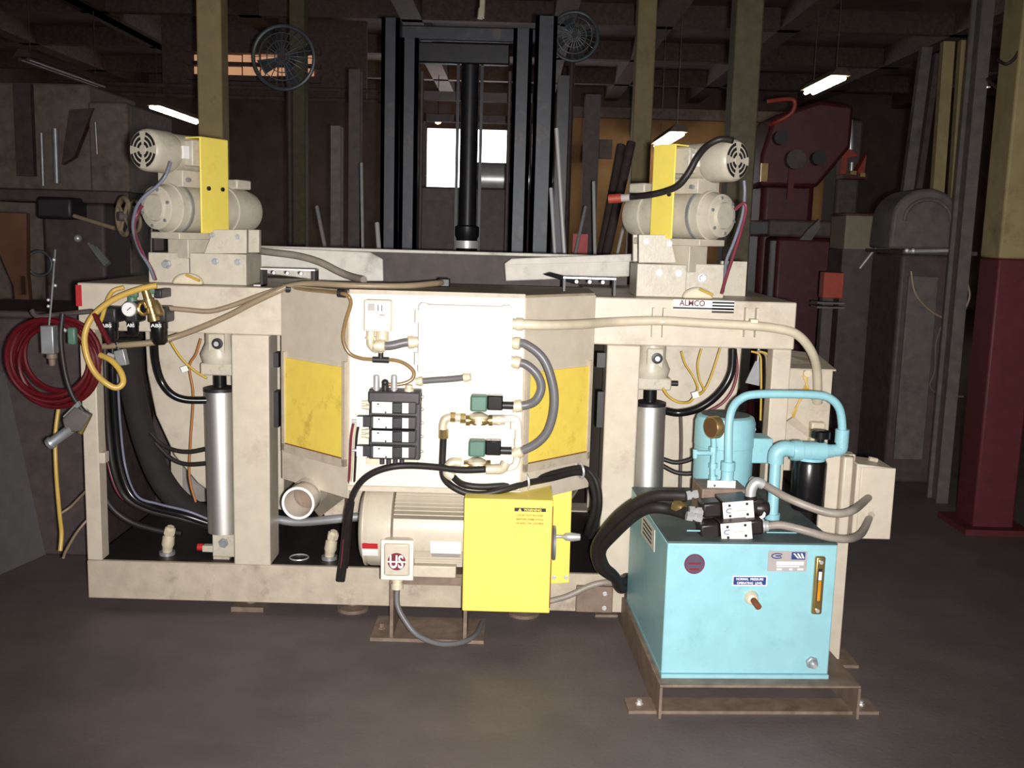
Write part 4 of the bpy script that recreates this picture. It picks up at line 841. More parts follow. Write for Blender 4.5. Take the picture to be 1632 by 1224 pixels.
# ---------------------------------------------------------------- air cylinders
def aircyl(cxp, ytop, ybot, tilt, label, Y=3.66):
    a, b = w(cxp, ytop, Y), w(cxp+tilt, ybot, Y); d = (b-a); L = d.length; r = .058
    t = thing('air_cylinder', label, 'cylinder', (b.x, b.y, b.z-.08))
    build('barrel', MB().lathe(a, d, [(0, r), (L, r)], 40), 'alu', t)
    build('top_cap', MB().lathe(a-d.normalized()*.014, d, [(0, r*.8), (.004, r*1.02), (.016, r*1.02)], 36), 'black_plastic', t)
    build('rod', MB().cyl(a-d.normalized()*.06, a-d.normalized()*.01, .024, n=20), 'black_gloss', t)
    h = a-d.normalized()*.06
    build('yoke_plate', MB().box(h.x-.06, h.x+.07, Y-.04, Y+.04, h.z, h.z+.045), 'head_beige', t, bevel=.006)
    cl = build('clevis', MB().lathe((h.x, Y, h.z+.045), (0, 0, 1), [(0, .06), (.03, .068), (.07, .05), (.2, .05)], 24), 'head_beige', t)
    c = Vector((h.x+.004, Y-.052, h.z+.12)); build('pin_plate', MB().box(c.x-.03, c.x+.03, c.y-.004, c.y+.01, c.z-.07, c.z+.035), 'head_beige', cl, bevel=.005)
    build('pin', MB().lathe(c+Vector((.006, -.004, 0)), (0, -1, 0), [(0, .02), (.006, .02), (.007, .012), (.016, .012)], 20), 'black_plastic', cl); build('pin_end', MB().cyl(c+Vector((.006, -.02, 0)), c+Vector((.006, -.022, 0)), .009, n=14), 'steel', cl)
    build('side_port', MB().cyl((h.x+.06, Y, h.z+.022), (h.x+.1, Y, h.z+.022), .01, n=10), 'black_plastic', t)
    e = b+d.normalized()*.001
    fb = build('foot_block', MB().box(e.x-.03, e.x+.075, Y-.05, Y+.05, e.z-.085, e.z), 'head_beige', t, bevel=.004)
    build('foot_bolt', hexbolt((e.x+.012, Y-.05, e.z-.03), (0, -1, 0), .013, .016), 'galv', fb)
    build('nipple', MB().box(e.x-.075, e.x-.03, Y-.03, Y, e.z-.075, e.z-.05), 'head_beige', t, bevel=.003); build('red_cap', MB().cyl((e.x-.095, Y-.015, e.z-.06), (e.x-.075, Y-.015, e.z-.06), .014, n=12), 'red', t)
    build('floor_bracket', MB().box(e.x-.03, e.x+.03, Y-.04, Y+.04, ZB1-.02, e.z-.085), 'beige_dirty', t)
    return a, b
CA, CB = aircyl(351, 622, 846, 6, 'bright aluminium air cylinder beside the red tipped fitting')
CA2, CB2 = aircyl(1036, 645, 880, -8, 'bright aluminium air cylinder behind the blue hydraulic tank')
# ================================================================ hydraulic unit (turned 3 degrees)
HA = math.radians(3); HP = Vector((.465, 2.82, 0)); HX = Vector((math.cos(HA), math.sin(HA), 0)); HYD = Vector((-math.sin(HA), math.cos(HA), 0)); HZ = Vector((0, 0, 1))
HM = Matrix.Translation(HP) @ Matrix((HX, HYD, HZ)).transposed().to_4x4()
def T(x, y, d):                            # pixel on the plane d metres behind the skid's front edge
    v = ray(x, y); return CAMP + v*((HP+HYD*d-CAMP).dot(HYD)/v.dot(HYD))
def loc(p): q = p-HP; return Vector((q.dot(HX), q.dot(HYD), q.z))
def hb(x0, x1, y0, y1, z0, z1): return MB().box(x0, x1, y0, y1, z0, z1).xf(HM)
def tb(x0, y0, x1, y1, d, dep):
    a, b = loc(T(x0, y0, d)), loc(T(x1, y1, d)); return hb(min(a.x, b.x), max(a.x, b.x), d, d+dep, min(a.z, b.z), max(a.z, b.z))
SH = .106
sk = thing('steel_skid', 'low rusty steel skid carrying the blue hydraulic tank', 'skid', HM @ Vector((.305, .45, 0)))
build('top_plate', hb(0, .61, 0, .92, SH-.008, SH), 'rusty_steel', sk, bevel=.002)
build('side_rail', hb(0, .008, 0, .92, .0, SH-.008), 'rusty_steel', sk); build('side_rail', hb(.602, .61, 0, .92, .0, SH-.008), 'rusty_steel', sk)
for y in (.03, .8):
    build('cross_foot', hb(-.085, .685, y, y+.09, 0, .010), 'rusty_steel', sk)
    for x in (-.045, .645): build('anchor_bolt', hexbolt(HM @ Vector((x, y+.045, .010)), (0, 0, 1), .008, .014), 'steel', sk)
TX0, TX1, TY0, TY1, TZ = .013, .527, .055, .70, .532
ht = thing('hydraulic_tank', 'pale blue hydraulic oil tank with badges and sight gauge', 'tank', HM @ Vector((.27, .37, SH)))
build('body', hb(TX0, TX1, TY0, TY1, SH+.012, TZ-.006), 'blue', ht, bevel=.004)
build('bottom_flange', hb(TX0, TX1, TY0-.006, TY1, SH, SH+.012), 'blue', ht)
lidt = build('top_plate', hb(TX0, TX1, TY0, TY1, TZ-.006, TZ), 'blue_top', ht, bevel=.002)
build('lid_bead', tb(1095, 845, 1116, 847, .11, .004), 'blue', lidt); build('lid_bead', tb(1222, 848, 1270, 850, .11, .004), 'blue', lidt)
def badge(nm, x0, y0, x1, y1, mt, th=.002, d=None):
    return build(nm, tb(x0, y0, x1, y1, TY0-th, th-.0002), mt, ht)
c = T(1107, 899, TY0-.002); build('round_badge', MB().cyl(c, c+HYD*.002, .031, n=32), 'badge_purple', ht)
rb = build('badge_ring', MB().torus(c, HYD, .028, .0018, 28, 4), 'maroon', ht); build('badge_bars', MB().obox(c-HZ*.016-HYD*.0005, HX*.014, HYD*.0005, HZ*.003).obox(c+HZ*.002-HYD*.0005, HX*.019, HYD*.0005, HZ*.003), 'maroon', ht)
p1 = badge('data_plate', 1225, 878, 1285, 911, 'label_grey'); 
c = T(1239, 886, TY0-.003); build('logo_ring', MB().tube([c+HX*(.017*math.cos(a))+HZ*(.0075*math.sin(a)) for a in [.6+i*.28 for i in range(19)]], .0016, 6, 2), 'label_blue', p1); build('logo_core', MB().obox(c+HX*.003, HX*.008, HYD*.0006, HZ*.002), 'label_blue', p1)
build('logo_block', tb(1262, 880, 1283, 892, TY0-.0028, .001), 'label_blue', p1)
for k in range(3): build('logo_stripe', MB().prism([T(1264+k*6, 882, TY0-.003), T(1267+k*6, 882, TY0-.003), T(1274+k*4, 890, TY0-.003), T(1271+k*4, 890, TY0-.003)], -HYD*.0006), 'label_white', p1)
for i, (x0, y0, x1, y1) in enumerate(((1238, 895, 1281, 901), (1238, 902, 1274, 904), (1238, 906, 1246, 909), (1258, 906, 1263, 909), (1271, 906, 1280, 909))): build('data_field', tb(x0, y0, x1, y1, TY0-.0028, .001), 'white', p1)
p2 = badge('name_label', 1168, 918, 1222, 934, 'white'); build('label_field', tb(1169.5, 919.5, 1220.5, 932.5, TY0-.0026, .0008), 'label_blue', p2)
cc = T(1195, 923, TY0-.0028); text('lettering', 'NORMAL  PRESSURE', cc, .0075, .082, 'white', p2, HX); cc = T(1195, 929.3, TY0-.0028); text('lettering', 'OPERATING  LEVEL', cc, .0075, .078, 'white', p2, HX)
# plug, drain, sight gauge
c = T(1197, 952, TY0); pk = build('port_plug', MB().lathe(c, -HYD, [(0, .022), (.008, .02), (.02, .017), (.024, .012)], 18), 'fitting', ht)
build('plug_stub', MB().cyl(c-HYD*.02, c-HYD*.055+HX*.008-HZ*.010, .0095, n=14), 'rust_edge', pk)
c = T(1293, 1055, TY0); dk = build('drain_plug', MB().lathe(c, -HYD, [(0, .019), (.01, .019), (.012, .014), (.024, .013)], 6), 'galv', ht); build('drain_tip', MB().cyl(c-HYD*.024, c-HYD*.034, .007, n=12), 'steel', dk)
a, b = T(1306, 885, TY0), T(1299, 977, TY0); m_ = (a+b)/2
sgx = .0155
sg_ = build('sight_gauge', MB().obox(m_-HYD*.008, HX*sgx+HZ*0, HYD*.008, (a-b)/2), 'brass', ht, bevel=.006)
u_ = (a-b).normalized(); build('gauge_slot', MB().obox(m_-HYD*.0165+u_*.004, HX*.006, HYD*.0008, u_*.05), 'black_plastic', sg_)
build('oil_column', MB().obox(m_-HYD*.018-u_*.014, HX*.0045, HYD*.001, u_*.031), 'amber', sg_); build('gauge_float', MB().obox(m_-HYD*.018+u_*.032, HX*.0045, HYD*.001, u_*.013), 'white', sg_)
for q in (a-u_*.016, b+u_*.014): build('gauge_screw', MB().cyl(q-HYD*.016, q-HYD*.021, .006, n=12), 'steel', sg_)
# label on the dark side
def side_pt(x, y):
    v = ray(x, y); P_ = HP+HX*(TX0-.001); return CAMP + v*((P_-CAMP).dot(HX)/v.dot(HX))
L4 = [side_pt(1024, 817), side_pt(1044, 845), side_pt(1043, 880), side_pt(1022, 850)]
build('side_label', MB().prism(L4, -HX*.0015), 'label_white', ht)
for k in range(4):
    f0 = .15+.2*k; P4 = [L4[0].lerp(L4[3], f0).lerp(L4[1].lerp(L4[2], f0), .15), L4[0].lerp(L4[3], f0).lerp(L4[1].lerp(L4[2], f0), .8), L4[0].lerp(L4[3], f0+.08).lerp(L4[1].lerp(L4[2], f0+.08), .8), L4[0].lerp(L4[3], f0+.08).lerp(L4[1].lerp(L4[2], f0+.08), .15)]
    build('label_print', MB().prism([q-HX*.0016 for q in P4], -HX*.0006), 'ink', ht)
# vertical pump motor
c = loc(T(1153, 720, .48)); mx, my = c.x, .48; mr = .098; mz = loc(T(1153, 660, .48)).z
pm = thing('pump_motor', 'upright blue cylindrical motor on top of the hydraulic tank', 'motor', HM @ Vector((mx, my, TZ)))
h_ = mz-TZ
mb_ = build('shell', MB().lathe(HM @ Vector((mx, my, TZ)), (0, 0, 1), [(0, mr*.98), (h_*.28, mr*.98), (h_*.285, mr*.95), (h_*.30, mr*.95), (h_*.305, mr), (h_*.66, mr), (h_*.665, mr*1.02), (h_*.92, mr*1.02), (h_*.98, mr*.95), (h_, mr*.82)], 44), 'blue', pm)
build('cap', MB().lathe(HM @ Vector((mx, my, mz)), (0, 0, 1), [(0, mr*.82), (.004, mr*.6)], 40), 'blue_top', mb_)
a = loc(T(1197, 696, .46)); b = loc(T(1226, 736, .46)); build('terminal_box', hb(a.x-.02, b.x, .43, .53, b.z, a.z), 'blue', pm, bevel=.005)
build('bolt', hexbolt(T(1202, 684, .47), -HYD, .004, .01), 'steel', pm)
# gauge on its stem
gy = .30; g = T(1138, 681, gy)
pg = thing('pressure_gauge', 'brass pressure gauge on a blue stem before the pump motor', 'gauge', T(1138, 768, gy))
gn = (HX*.55-HYD*.83).normalized() if False else (-HX*.9-HYD*.44).normalized()
build('case', MB().lathe(g+gn*.014, -gn, [(0, .034), (.003, .036), (.026, .036), (.03, .03)], 32), 'brass', pg)
build('lens', MB().lathe(g+gn*.0155, -gn, [(0, .031), (.0015, .031)], 28), 'gauge_face', pg)
build('stem', MB().tube([g-HZ*.03, T(1138, 715, gy), T(1136, 745, gy), T(1136, 768, gy)], .009, 12), 'blue', pg)
for y in (716, 742, 762): 
    p = T(1137, y, gy); build('fitting', MB().cyl(p-HZ*.008, p+HZ*.008, .014, n=6), 'blue', pg)
p = T(1137, 722, gy); build('branch', MB().tube([p, T(1120, 722, gy+.02), T(1108, 722, gy+.03)], .008, 10).cyl(T(1108, 716, gy+.03), T(1108, 730, gy+.03), .008), 'blue', pg)
# return pipe
PY = .33
rp_ = thing('return_pipe', 'bent blue pipe arching over the hydraulic tank', 'pipe', T(1162, 765, PY))
build('arch', MB().tube([T(1161, 745, .30), T(1161, 715, .30), T(1162, 676, .31), T(1167, 652, .32), T(1179, 637, PY), T(1200, 629, PY), T(1250, 628, PY), T(1305, 630, PY), T(1326, 637, PY), T(1338, 652, PY), T(1342, 675, PY), T(1342, 692, PY)], .0135, 16, 8), 'blue', rp_)
p = T(1160, 748, .30); build('coupling', MB().lathe(p-HZ*.035, HZ, [(0, .022), (.006, .02), (.03, .02), (.032, .023), (.06, .023)], 16), 'blue', rp_)
p = T(1342, 695, PY); build('coupling', MB().lathe(p-HZ*.022, HZ, [(0, .022), (.044, .022)], 16), 'blue', rp_)
build('elbow', MB().tube([T(1342, 702, PY), T(1340, 716, PY), T(1325, 718, PY)], .02, 14, 6), 'blue', rp_)
of = thing('oil_filter', 'black oil filter can under a blue filter head', 'filter', T(1290, 822, PY))
a, b = T(1262, 718, PY), T(1328, 719, PY); build('head', MB().lathe(a, b-a, [(0, .032), (.008, .034), (.03, .034), (.032, .03), ((b-a).length*.8, .03), ((b-a).length*.82, .024), ((b-a).length, .02)], 22), 'blue', of)
p = T(1291, 732, PY+.01); build('can', MB().lathe(p, -HZ, [(0, .05), (.01, .055), (.15, .055), (.165, .048)], 32), 'black_gloss', of)
build('flange', MB().lathe(p+HZ*.008, -HZ, [(0, .045), (.012, .05)], 28), 'blue', of)
p = T(1308, 698, PY); build('gauge_cap', MB().lathe(p-HZ*.014, HZ, [(0, .012), (.012, .012), (.014, .03), (.036, .03), (.038, .026)], 24), 'black_gloss', of)
dpn = thing('down_pipe', 'blue elbow and pipe dropping from the filter head to the tank', 'pipe', T(1232, 828, PY))
build('elbow', MB().tube([T(1266, 717, PY), T(1250, 715, PY), T(1238, 722, PY), T(1236, 738, PY)], .026, 16, 8), 'blue', dpn)
build('riser', MB().cyl(T(1236, 738, PY), T(1231, 822, PY-.02), .018, n=18), 'blue', dpn)
p = T(1231, 824, PY-.02); build('socket', MB().cyl(p+HZ*.012, Vector((p.x, p.y, TZ-.003)), .024, n=18), 'blue', dpn)
# directional valves
def dvalve(x0, y0, label, d):
    a = T(x0, y0, d); b = T(x0+49, y0-4, d); c = T(x0+51, y0+23, d); e = T(x0+2, y0+28, d)
    t = thing('hydraulic_valve', label, 'valve', (a.x, a.y, e.z))
    lb = build('name_plate', MB().prism([a, b, c, e], -HYD*.002), 'label_white', t)
    m = (a+b+c+e)/4; ux = (b-a).normalized(); uz = (a-e).normalized()
    build('body', MB().obox(m+HYD*.055, ux*.045, HYD*.054, uz*.027), 'valve_black', t, bevel=.004)
    build('solenoid', MB().obox(m-ux*.075+HYD*.05, ux*.03, HYD*.035, uz*.024), 'valve_black', t, bevel=.008)
    build('solenoid', MB().obox(m+ux*.066+HYD*.05, ux*.024, HYD*.032, uz*.024), 'valve_black', t, bevel=.008)
    for (fx, fz) in ((-.27, .3), (.28, .32), (-.27, -.3), (.28, -.28)): build('socket_screw', MB().cyl(m+ux*.098*fx+uz*.055*fz-HYD*.0035, m+ux*.098*fx+uz*.055*fz, .0042, n=12), 'ink', lb)
    q = m-ux*.026+uz*.0; build('logo', MB().tube([q+ux*(.011*math.cos(a_))+uz*(.0065*math.sin(a_))-HYD*.003 for a_ in [1.0+i*.3 for i in range(14)]], .0012, 5, 2), 'label_blue', lb)
    build('print_line', MB().obox(m+ux*.012-uz*.002-HYD*.0026, ux*.018, HYD*.0004, uz*.0008), 'label_grey', lb)
    return t
V1 = dvalve(1151, 801, 'upper black hydraulic valve with white plate above the tank', .14)
V2 = dvalve(1148, 835, 'lower black hydraulic valve with white plate above the tank', .09)
sb = thing('subplate', 'brown valve subplate with white tag on the tank top', 'block', T(1150, 800, .26))
a, b = loc(T(1118, 778, .27)), loc(T(1190, 796, .27)); build('block', hb(a.x, b.x, .26, .40, TZ+.001, a.z), 'rusty_steel', sb, bevel=.004)
a, b = loc(T(1128, 766, .28)), loc(T(1172, 776, .28)); build('tag', hb(a.x, b.x, .28, .286, b.z-.03, a.z), 'white', sb); build('tag_hole', MB().cyl(T(1139, 774, .279), T(1139, 774, .281), .004, n=10), 'ink', sb)
def chrome_fit(P, r, label, name='hose_fitting'):
    t = thing(name, label, 'fitting', P[0]); 
    for i in range(len(P)-1):
        d = P[i+1]-P[i]; L_ = d.length; build('nut', MB().lathe(P[i], d, [(0, r), (L_*.4, r), (L_*.42, r*.75), (L_*.6, r*.75), (L_*.62, r*1.1), (L_, r*1.1)], 6), 'steel', t)
chrome_fit([T(1112, 787, .2), T(1094, 790, .2)], .014, 'chrome hose fitting on the upper valve, rear'); chrome_fit([T(1120, 815, .17), T(1098, 813, .17)], .013, 'chrome hose fitting on the upper valve, front'); chrome_fit([T(1118, 826, .14), T(1094, 822, .14)], .014, 'chrome hose fitting at the lower valve')
t_ = thing('cable_elbow', 'chrome elbow connector above the valve end', 'fitting', T(1203, 790, .17)); build('elbow', MB().tube([T(1216, 772, .17), T(1206, 769, .17), T(1198, 778, .17), T(1196, 792, .17)], .016, 14, 6), 'steel', t_); build('collar', MB().cyl(T(1196, 790, .17), T(1196, 797, .17), .02, n=12), 'valve_black', t_)
build('knob', MB().lathe(T(1204, 810, .17), HX, [(0, .02), (.012, .024), (.03, .026), (.04, .02)], 20), 'valve_black', V1)
t_ = thing('cable_gland', 'silver cable gland on the lower valve end', 'fitting', T(1213, 846, .14)); build('nut', MB().lathe(T(1203, 838, .14), HX, [(0, .018), (.012, .022), (.026, .022), (.03, .017), (.04, .017)], 12), 'steel', t_); build('pointer', MB().tube([T(1210, 826, .15), T(1217, 822, .15), T(1218, 815, .15)], .005, 6), 'white', t_)
solo('valve_cable', MB().tube([T(1198, 765, .30), T(1215, 771, .26), T(1250, 791, .18), T(1290, 808, .14), T(1320, 817, .12), T(1345, 818, .12), T(1365, 810, .16), T(1384, 793, .36)], .0125, 12), 'dirty_conduit', 'grey cable sweeping from the pump motor to the junction box', 'cable')
solo('valve_cable', MB().tube([T(1218, 839, .14), T(1245, 837, .12), T(1280, 845, .09), T(1320, 856, .08), T(1352, 859, .1), T(1373, 850, .2), T(1385, 826, .36)], .0125, 12), 'dirty_conduit', 'grey cable sweeping from the lower valve to the junction box', 'cable')
for i, (o, lb) in enumerate((((0, 0), 'thick black hydraulic hose curving over the tank edge, outer'), ((8, 12), 'thick black hydraulic hose curving over the tank edge, inner'))):
    ox, oy = o
    solo('hydraulic_hose', MB().tube([T(1094, 790+oy*2.4, .2-.03*i), T(1070, 789+oy*1.9, .22), T(1040, 791+oy*1.5, .25), T(1005+ox, 808+oy, .3), T(972+ox, 838+oy, .4), T(950+ox, 872+oy*.4, .5), T(955+ox, 902, .55), T(975+ox*.5, 918, .6), T(992, 926+oy, .7), Vector((.47+.03*i, 3.6, .21))], .019, 12), 'black_rubber', lb, 'hose')
solo('brass_sleeve', MB().lathe(T(1076, 806, .21), T(1092, 811, .18)-T(1076, 806, .21), [(0, .02), (.02, .022), (.035, .015)], 14), 'brass', 'brass sleeve clamped on the hydraulic hose', 'fitting')

# ================================================================ junction box on its post
JY = 3.22
jb = thing('junction_box', 'beige junction box on a steel post beside the hydraulic tank', 'box', (1.14, 3.32, 0))
a, b = w(1366, 745, JY), w(1416, 857, JY)
build('housing', MB().prism([(a.x, JY, b.z), (b.x, JY, b.z), (b.x, JY, a.z), (a.x, JY, a.z+.012)], (0, .14, 0)), 'beige', jb, bevel=.004)
build('lid', MB().box(a.x+.012, b.x+.003, JY-.008, JY, b.z-.004, a.z+.002), 'beige', jb, bevel=.003)
c0 = w(1313, 726, JY+.02)
build('channel', MB().box(c0.x, w(1340, 800, JY+.02).x-.006, JY+.03, JY+.05, .0, c0.z+.01).box(w(1343, 800, JY).x-.004, a.x-.010, JY+.005, JY+.05, b.z-.02, c0.z), 'beige', jb, bevel=.006)
build('seam', MB().box(w(1336, 800, JY+.02).x, a.x, JY+.032, JY+.06, b.z, c0.z-.004), 'rusty_steel', jb)
build('post', MB().box(w(1322, 950, JY+.05).x, w(1346, 950, JY+.05).x, JY+.05, JY+.1, 0, c0.z), 'beige', jb, bevel=.003)
build('top_hinge', MB().cyl(w(1385, 731, JY+.06), w(1398, 734, JY+.06), .008, n=10), 'beige_dirty', jb)
for (x, y) in ((1384, 782), (1387, 820)):
    p = w(x, y, JY); build('knockout', MB().lathe(p, (0, -1, 0), [(0, .017), (.004, .017), (.005, .012), (.008, .012)], 20), 'beige_dirty', jb)
build('base_plate', MB().box(w(1322, 950, JY+.05).x-.05, w(1346, 950, JY+.05).x+.05, JY, JY+.15, 0, .01), 'rusty_steel', jb)
# wire box behind the outer post
CY = 3.72
a, b = w(1262, 588, CY), w(1316, 752, CY)
wb = thing('wire_box', 'beige wiring box fixed outside the frame post with yellow wires', 'box', ((a.x+b.x)/2, CY+.1, b.z))
build('housing', MB().box(XR+.002, b.x, CY, CY+.22, b.z, a.z), 'beige', wb, bevel=.004)
build('hood', MB().prism([(XR+.002, CY-.03, a.z), (b.x, CY-.03, a.z), (b.x, CY+.22, a.z+.03), (XR+.002, CY+.22, a.z+.05)], (0, 0, .006)), 'beige_dirty', wb)
p = w(1285, 594, CY); build('knob', MB().lathe(p, (0, -1, 0), [(0, .012), (.01, .012), (.012, .016), (.02, .014)], 14), 'fitting', wb)
build('chute', MB().prism([w(1254, 672, CY-.02), w(1266, 664, CY-.02), w(1295, 690, CY-.02), w(1292, 700, CY-.02)], (0, .02, 0)), 'beige_dirty', wb)
for i in range(5): build('wire', MB().tube([w(1287-i*2, 598, CY-.012), w(1285+i, 612+i*2, CY-.02), w(1278+i*2, 625, CY-.016), w(1272-i*2, 645+i*3, CY-.02), w(1262+i*2, 672, CY-.015)], .0028, 5), 'yellow_wire', wb)
p = w(1302, 672, CY-.02); build('conduit_body', MB().box(p.x-.025, p.x+.028, CY-.04, CY, w(1302, 722, CY).z, p.z), 'conduit', wb, bevel=.006)

# ================================================================ air preparation set on the left beam
AY = FD-.07
def bowl(px, r, y0, y1, y2, label, name):
    a = w(px, y0, AY); z1, z2 = w(px, y1, AY).z, w(px, y2, AY).z; t = thing(name, label, 'regulator', (a.x, AY, z2), 'air preparation units')
    build('head', MB().box(a.x-r*1.1, a.x+r*1.1, AY-r*.9, FD-.001, z1, a.z-.004), 'black_plastic', t, bevel=.008)
    bw = build('bowl', MB().lathe((a.x, AY, z1+.004), (0, 0, -1), [(0, r), ((z1-z2)*.3, r), ((z1-z2)*.32, r*.93), ((z1-z2)*.85, r*.9), ((z1-z2)*1.0, r*.6), ((z1-z2)*1.02, r*.2)], 26), 'black_gloss', t)
    text('lettering', 'ABS', (a.x, AY-r-.001, z1-.008), .012, r*1.25, 'white', bw)
    return t, a
t1, p1_ = bowl(174, .030, 487, 514, 546, 'black air filter bowl nearest the red hose coil', 'air_filter')
t2, p2_ = bowl(211, .021, 478, 514, 536, 'black air regulator carrying the white dial gauge', 'air_regulator')
t3, p3_ = bowl(253, .030, 486, 514, 551, 'black air lubricator bowl under the brass valve', 'air_lubricator')
g = w(205, 493, AY-.04); gg = build('gauge', MB().lathe(g, (0, 1, 0), [(0, .024), (.002, .026), (.02, .026)], 30), 'steel', t2); build('dial', MB().cyl(g-Vector((0, .001, 0)), g+Vector((0, .001, 0)), .0225, n=28), 'white', gg)
build('needle', MB().obox(g+Vector((.002, -.002, .002)), Vector((.007, 0, .006)), Vector((0, .0006, 0)), Vector((.0009, 0, -.001))), 'ink', gg)
build('adjuster', MB().lathe(w(211, 480, AY), (0, 0, 1), [(0, .016), (.03, .016), (.034, .012)], 18), 'green', t2)
sv = thing('brass_valve', 'brass shut off valve with green handle on the beam', 'valve', w(242, 512, AY-.04))
build('body', MB().lathe(w(232, 462, AY-.04), w(247, 512, AY-.04)-w(232, 462, AY-.04), [(0, .014), (.03, .014), (.032, .02), (.06, .02), (.062, .015), (.085, .015), (.087, .019), (.11, .019)], 12), 'brass', sv)
build('side_port', MB().lathe(w(246, 480, AY-.05), w(256, 504, AY-.06)-w(246, 480, AY-.05), [(0, .012), (.02, .017), (.05, .017), (.055, .01)], 10), 'brass', sv)
build('side_port', MB().torus(w(228, 492, AY-.045), (1, -.6, .2), .02, .006, 16), 'brass', sv)
for px, py in ((214, 468), (241, 462)): p = w(px, py, AY-.03); build('handle', MB().box(p.x-.014, p.x+.014, AY-.04, AY-.02, p.z-.014, p.z+.018), 'green', sv, bevel=.006)
p = w(253, 466, AY-.02); build('cap', MB().box(p.x-.012, p.x+.014, AY-.035, FD-.001, p.z-.02, p.z+.012), 'black_plastic', sv, bevel=.005)
# small silver valve and fittings below the filter
sl = thing('silver_valve', 'small silver valve block under the air filter', 'valve', w(192, 585, AY)); build('block', MB().prism([w(180, 560, AY), w(196, 556, AY), w(202, 582, AY), w(186, 584, AY)], (0, .03, 0)), 'galv', sl, bevel=.003); build('stem', MB().cyl(w(172, 565, AY+.01), w(183, 568, AY+.01), .008, n=10), 'steel', sl); build('mount', MB().cyl(w(190, 560, AY+.015), w(186, 545, AY+.015), .008, n=10), 'black_plastic', sl)
# ================================================================ hoses
def hose(name, pts, r, mt, label, cat='hose', n=10, group=None): return solo(name, MB().tube([w(*q) for q in pts], r, n), mt, label, cat, group)
hose('yellow_air_hose', [(250, 455, AY-.05), (225, 460, AY-.06), (192, 472, AY-.07), (165, 488, AY-.08), (145, 508, AY-.09), (135, 535, AY-.1), (138, 565, AY-.1), (150, 592, AY-.1), (168, 610, AY-.1), (185, 618, AY-.09), (196, 610, AY-.08), (192, 592, AY-.07), (178, 575, AY-.06), (160, 566, AY-.04)], .0105, 'yellow_hose', 'yellow air hose curling in a loop below the brass valve')
hose('yellow_air_hose', [(198, 458, AY), (180, 464, AY-.01), (170, 482, AY-.035), (163, 505, AY-.035), (157, 520, AY-.02)], .0075, 'yellow_hose', 'thin yellow hose passing behind the yellow loop')
hose('yellow_air_hose', [(97, 632, 3.62), (92, 660, 3.6), (88, 700, 3.58), (90, 760, 3.55), (95, 820, 3.5), (98, 850, 3.47), (96, 878, 3.45)], .0075, 'yellow_hose', 'yellow hose hanging from the red coil to the floor')
hose('orange_cord', [(152, 768, 3.61), (130, 790, 3.66), (112, 808, 3.68), (97, 818, 3.66)], .005, 'tan_hose', 'tan cord slanting behind the corner post, upper', 'cord')
hose('orange_cord', [(152, 815, 3.61), (125, 845, 3.57), (106, 876, 3.48), (101, 889, 3.44)], .005, 'tan_hose', 'tan cord slanting behind the corner post, lower', 'cord')
hose('tan_hose', [(268, 491, FD-.05), (300, 494, FD-.04), (335, 496, FD-.03), (370, 487, FD-.022), (410, 472, FD-.022), (440, 462, FD-.02), (458, 456, FD-.02)], .009, 'tan_hose', 'tan hose leading from the lubricator along the beam face')
hose('tan_hose', [(165, 552, AY+.03), (210, 549, AY+.01), (250, 545, AY+.02), (285, 535, FD-.03), (330, 518, FD-.026), (370, 500, FD-.022), (400, 484, FD-.035), (440, 465, FD-.04), (462, 456, FD-.03), (500, 452, 3.5), (560, 455, 3.46), (640, 456, 3.5), (690, 452, 3.6), (705, 450, 3.66)], .011, 'tan_hose', 'long tan hose climbing the beam onto the tub deck')
p = w(706, 449, 3.66); solo('hose_connector', MB().box(p.x-.015, p.x+.025, 3.65, 3.69, 1.223, p.z+.012), 'black_plastic', 'black hose connector lying on the tub deck', 'connector', bevel=.004)
ct = thing('clear_tube', 'brown tinted tube looping down the white panel to the valve manifold', 'tube', w(610, 620, PD-.02))
build('tube', MB().tube([w(*q) for q in ((462, 459, FD-.025), (500, 463, 3.42), (540, 467, 3.29), (555, 472, PD-.03), (559, 485, PD-.025), (551, 512, PD-.02), (547, 540, PD-.02), (556, 562, PD-.02), (575, 571, PD-.02), (600, 573, PD-.02), (628, 574, PD-.02), (646, 580, PD-.022), (659, 592, PD-.025), (657, 604, PD-.03), (644, 611, PD-.035), (628, 613, PD-.04), (614, 612, PD-.045))], .0065, 10), 'clear_brown', ct)
build('union', MB().cyl(w(456, 460, FD-.03), w(470, 461, FD-.028), .014, n=14), 'black_plastic', ct); build('union', MB().cyl(w(539, 467, 3.29), w(551, 468, 3.285), .014, n=14), 'black_plastic', ct)
build('tee', MB().cyl(w(594, 573, PD-.02), w(620, 574, PD-.02), .0105, n=14).cyl(w(607, 573, PD-.02), w(607, 561, PD-.02), .009, n=14), 'black_plastic', ct); build('tee_nut', MB().cyl(w(607, 562, PD-.02), w(607, 553, PD-.03), .009, n=6), 'fitting', ct)
hose('panel_hose', [(773, 748, PD-.09), (735, 749, PD-.08), (690, 744, PD-.06), (650, 742, PD-.05), (620, 745, PD-.05), (592, 755, PD-.04), (572, 772, PD-.02), (558, 800, PD+.02), (551, 835, PD+.08), (546, 880, PD+.15), (540, 925, PD+.18)], .0115, 'black_rubber', 'black hose crossing the white panel and dropping beside the motor')
hose('panel_hose', [(545, 925, PD+.17), (551, 880, PD+.13), (556, 830, PD+.06), (560, 800, PD+.03)], .0115, 'black_rubber', 'second black hose hanging beside the motor fan cover')
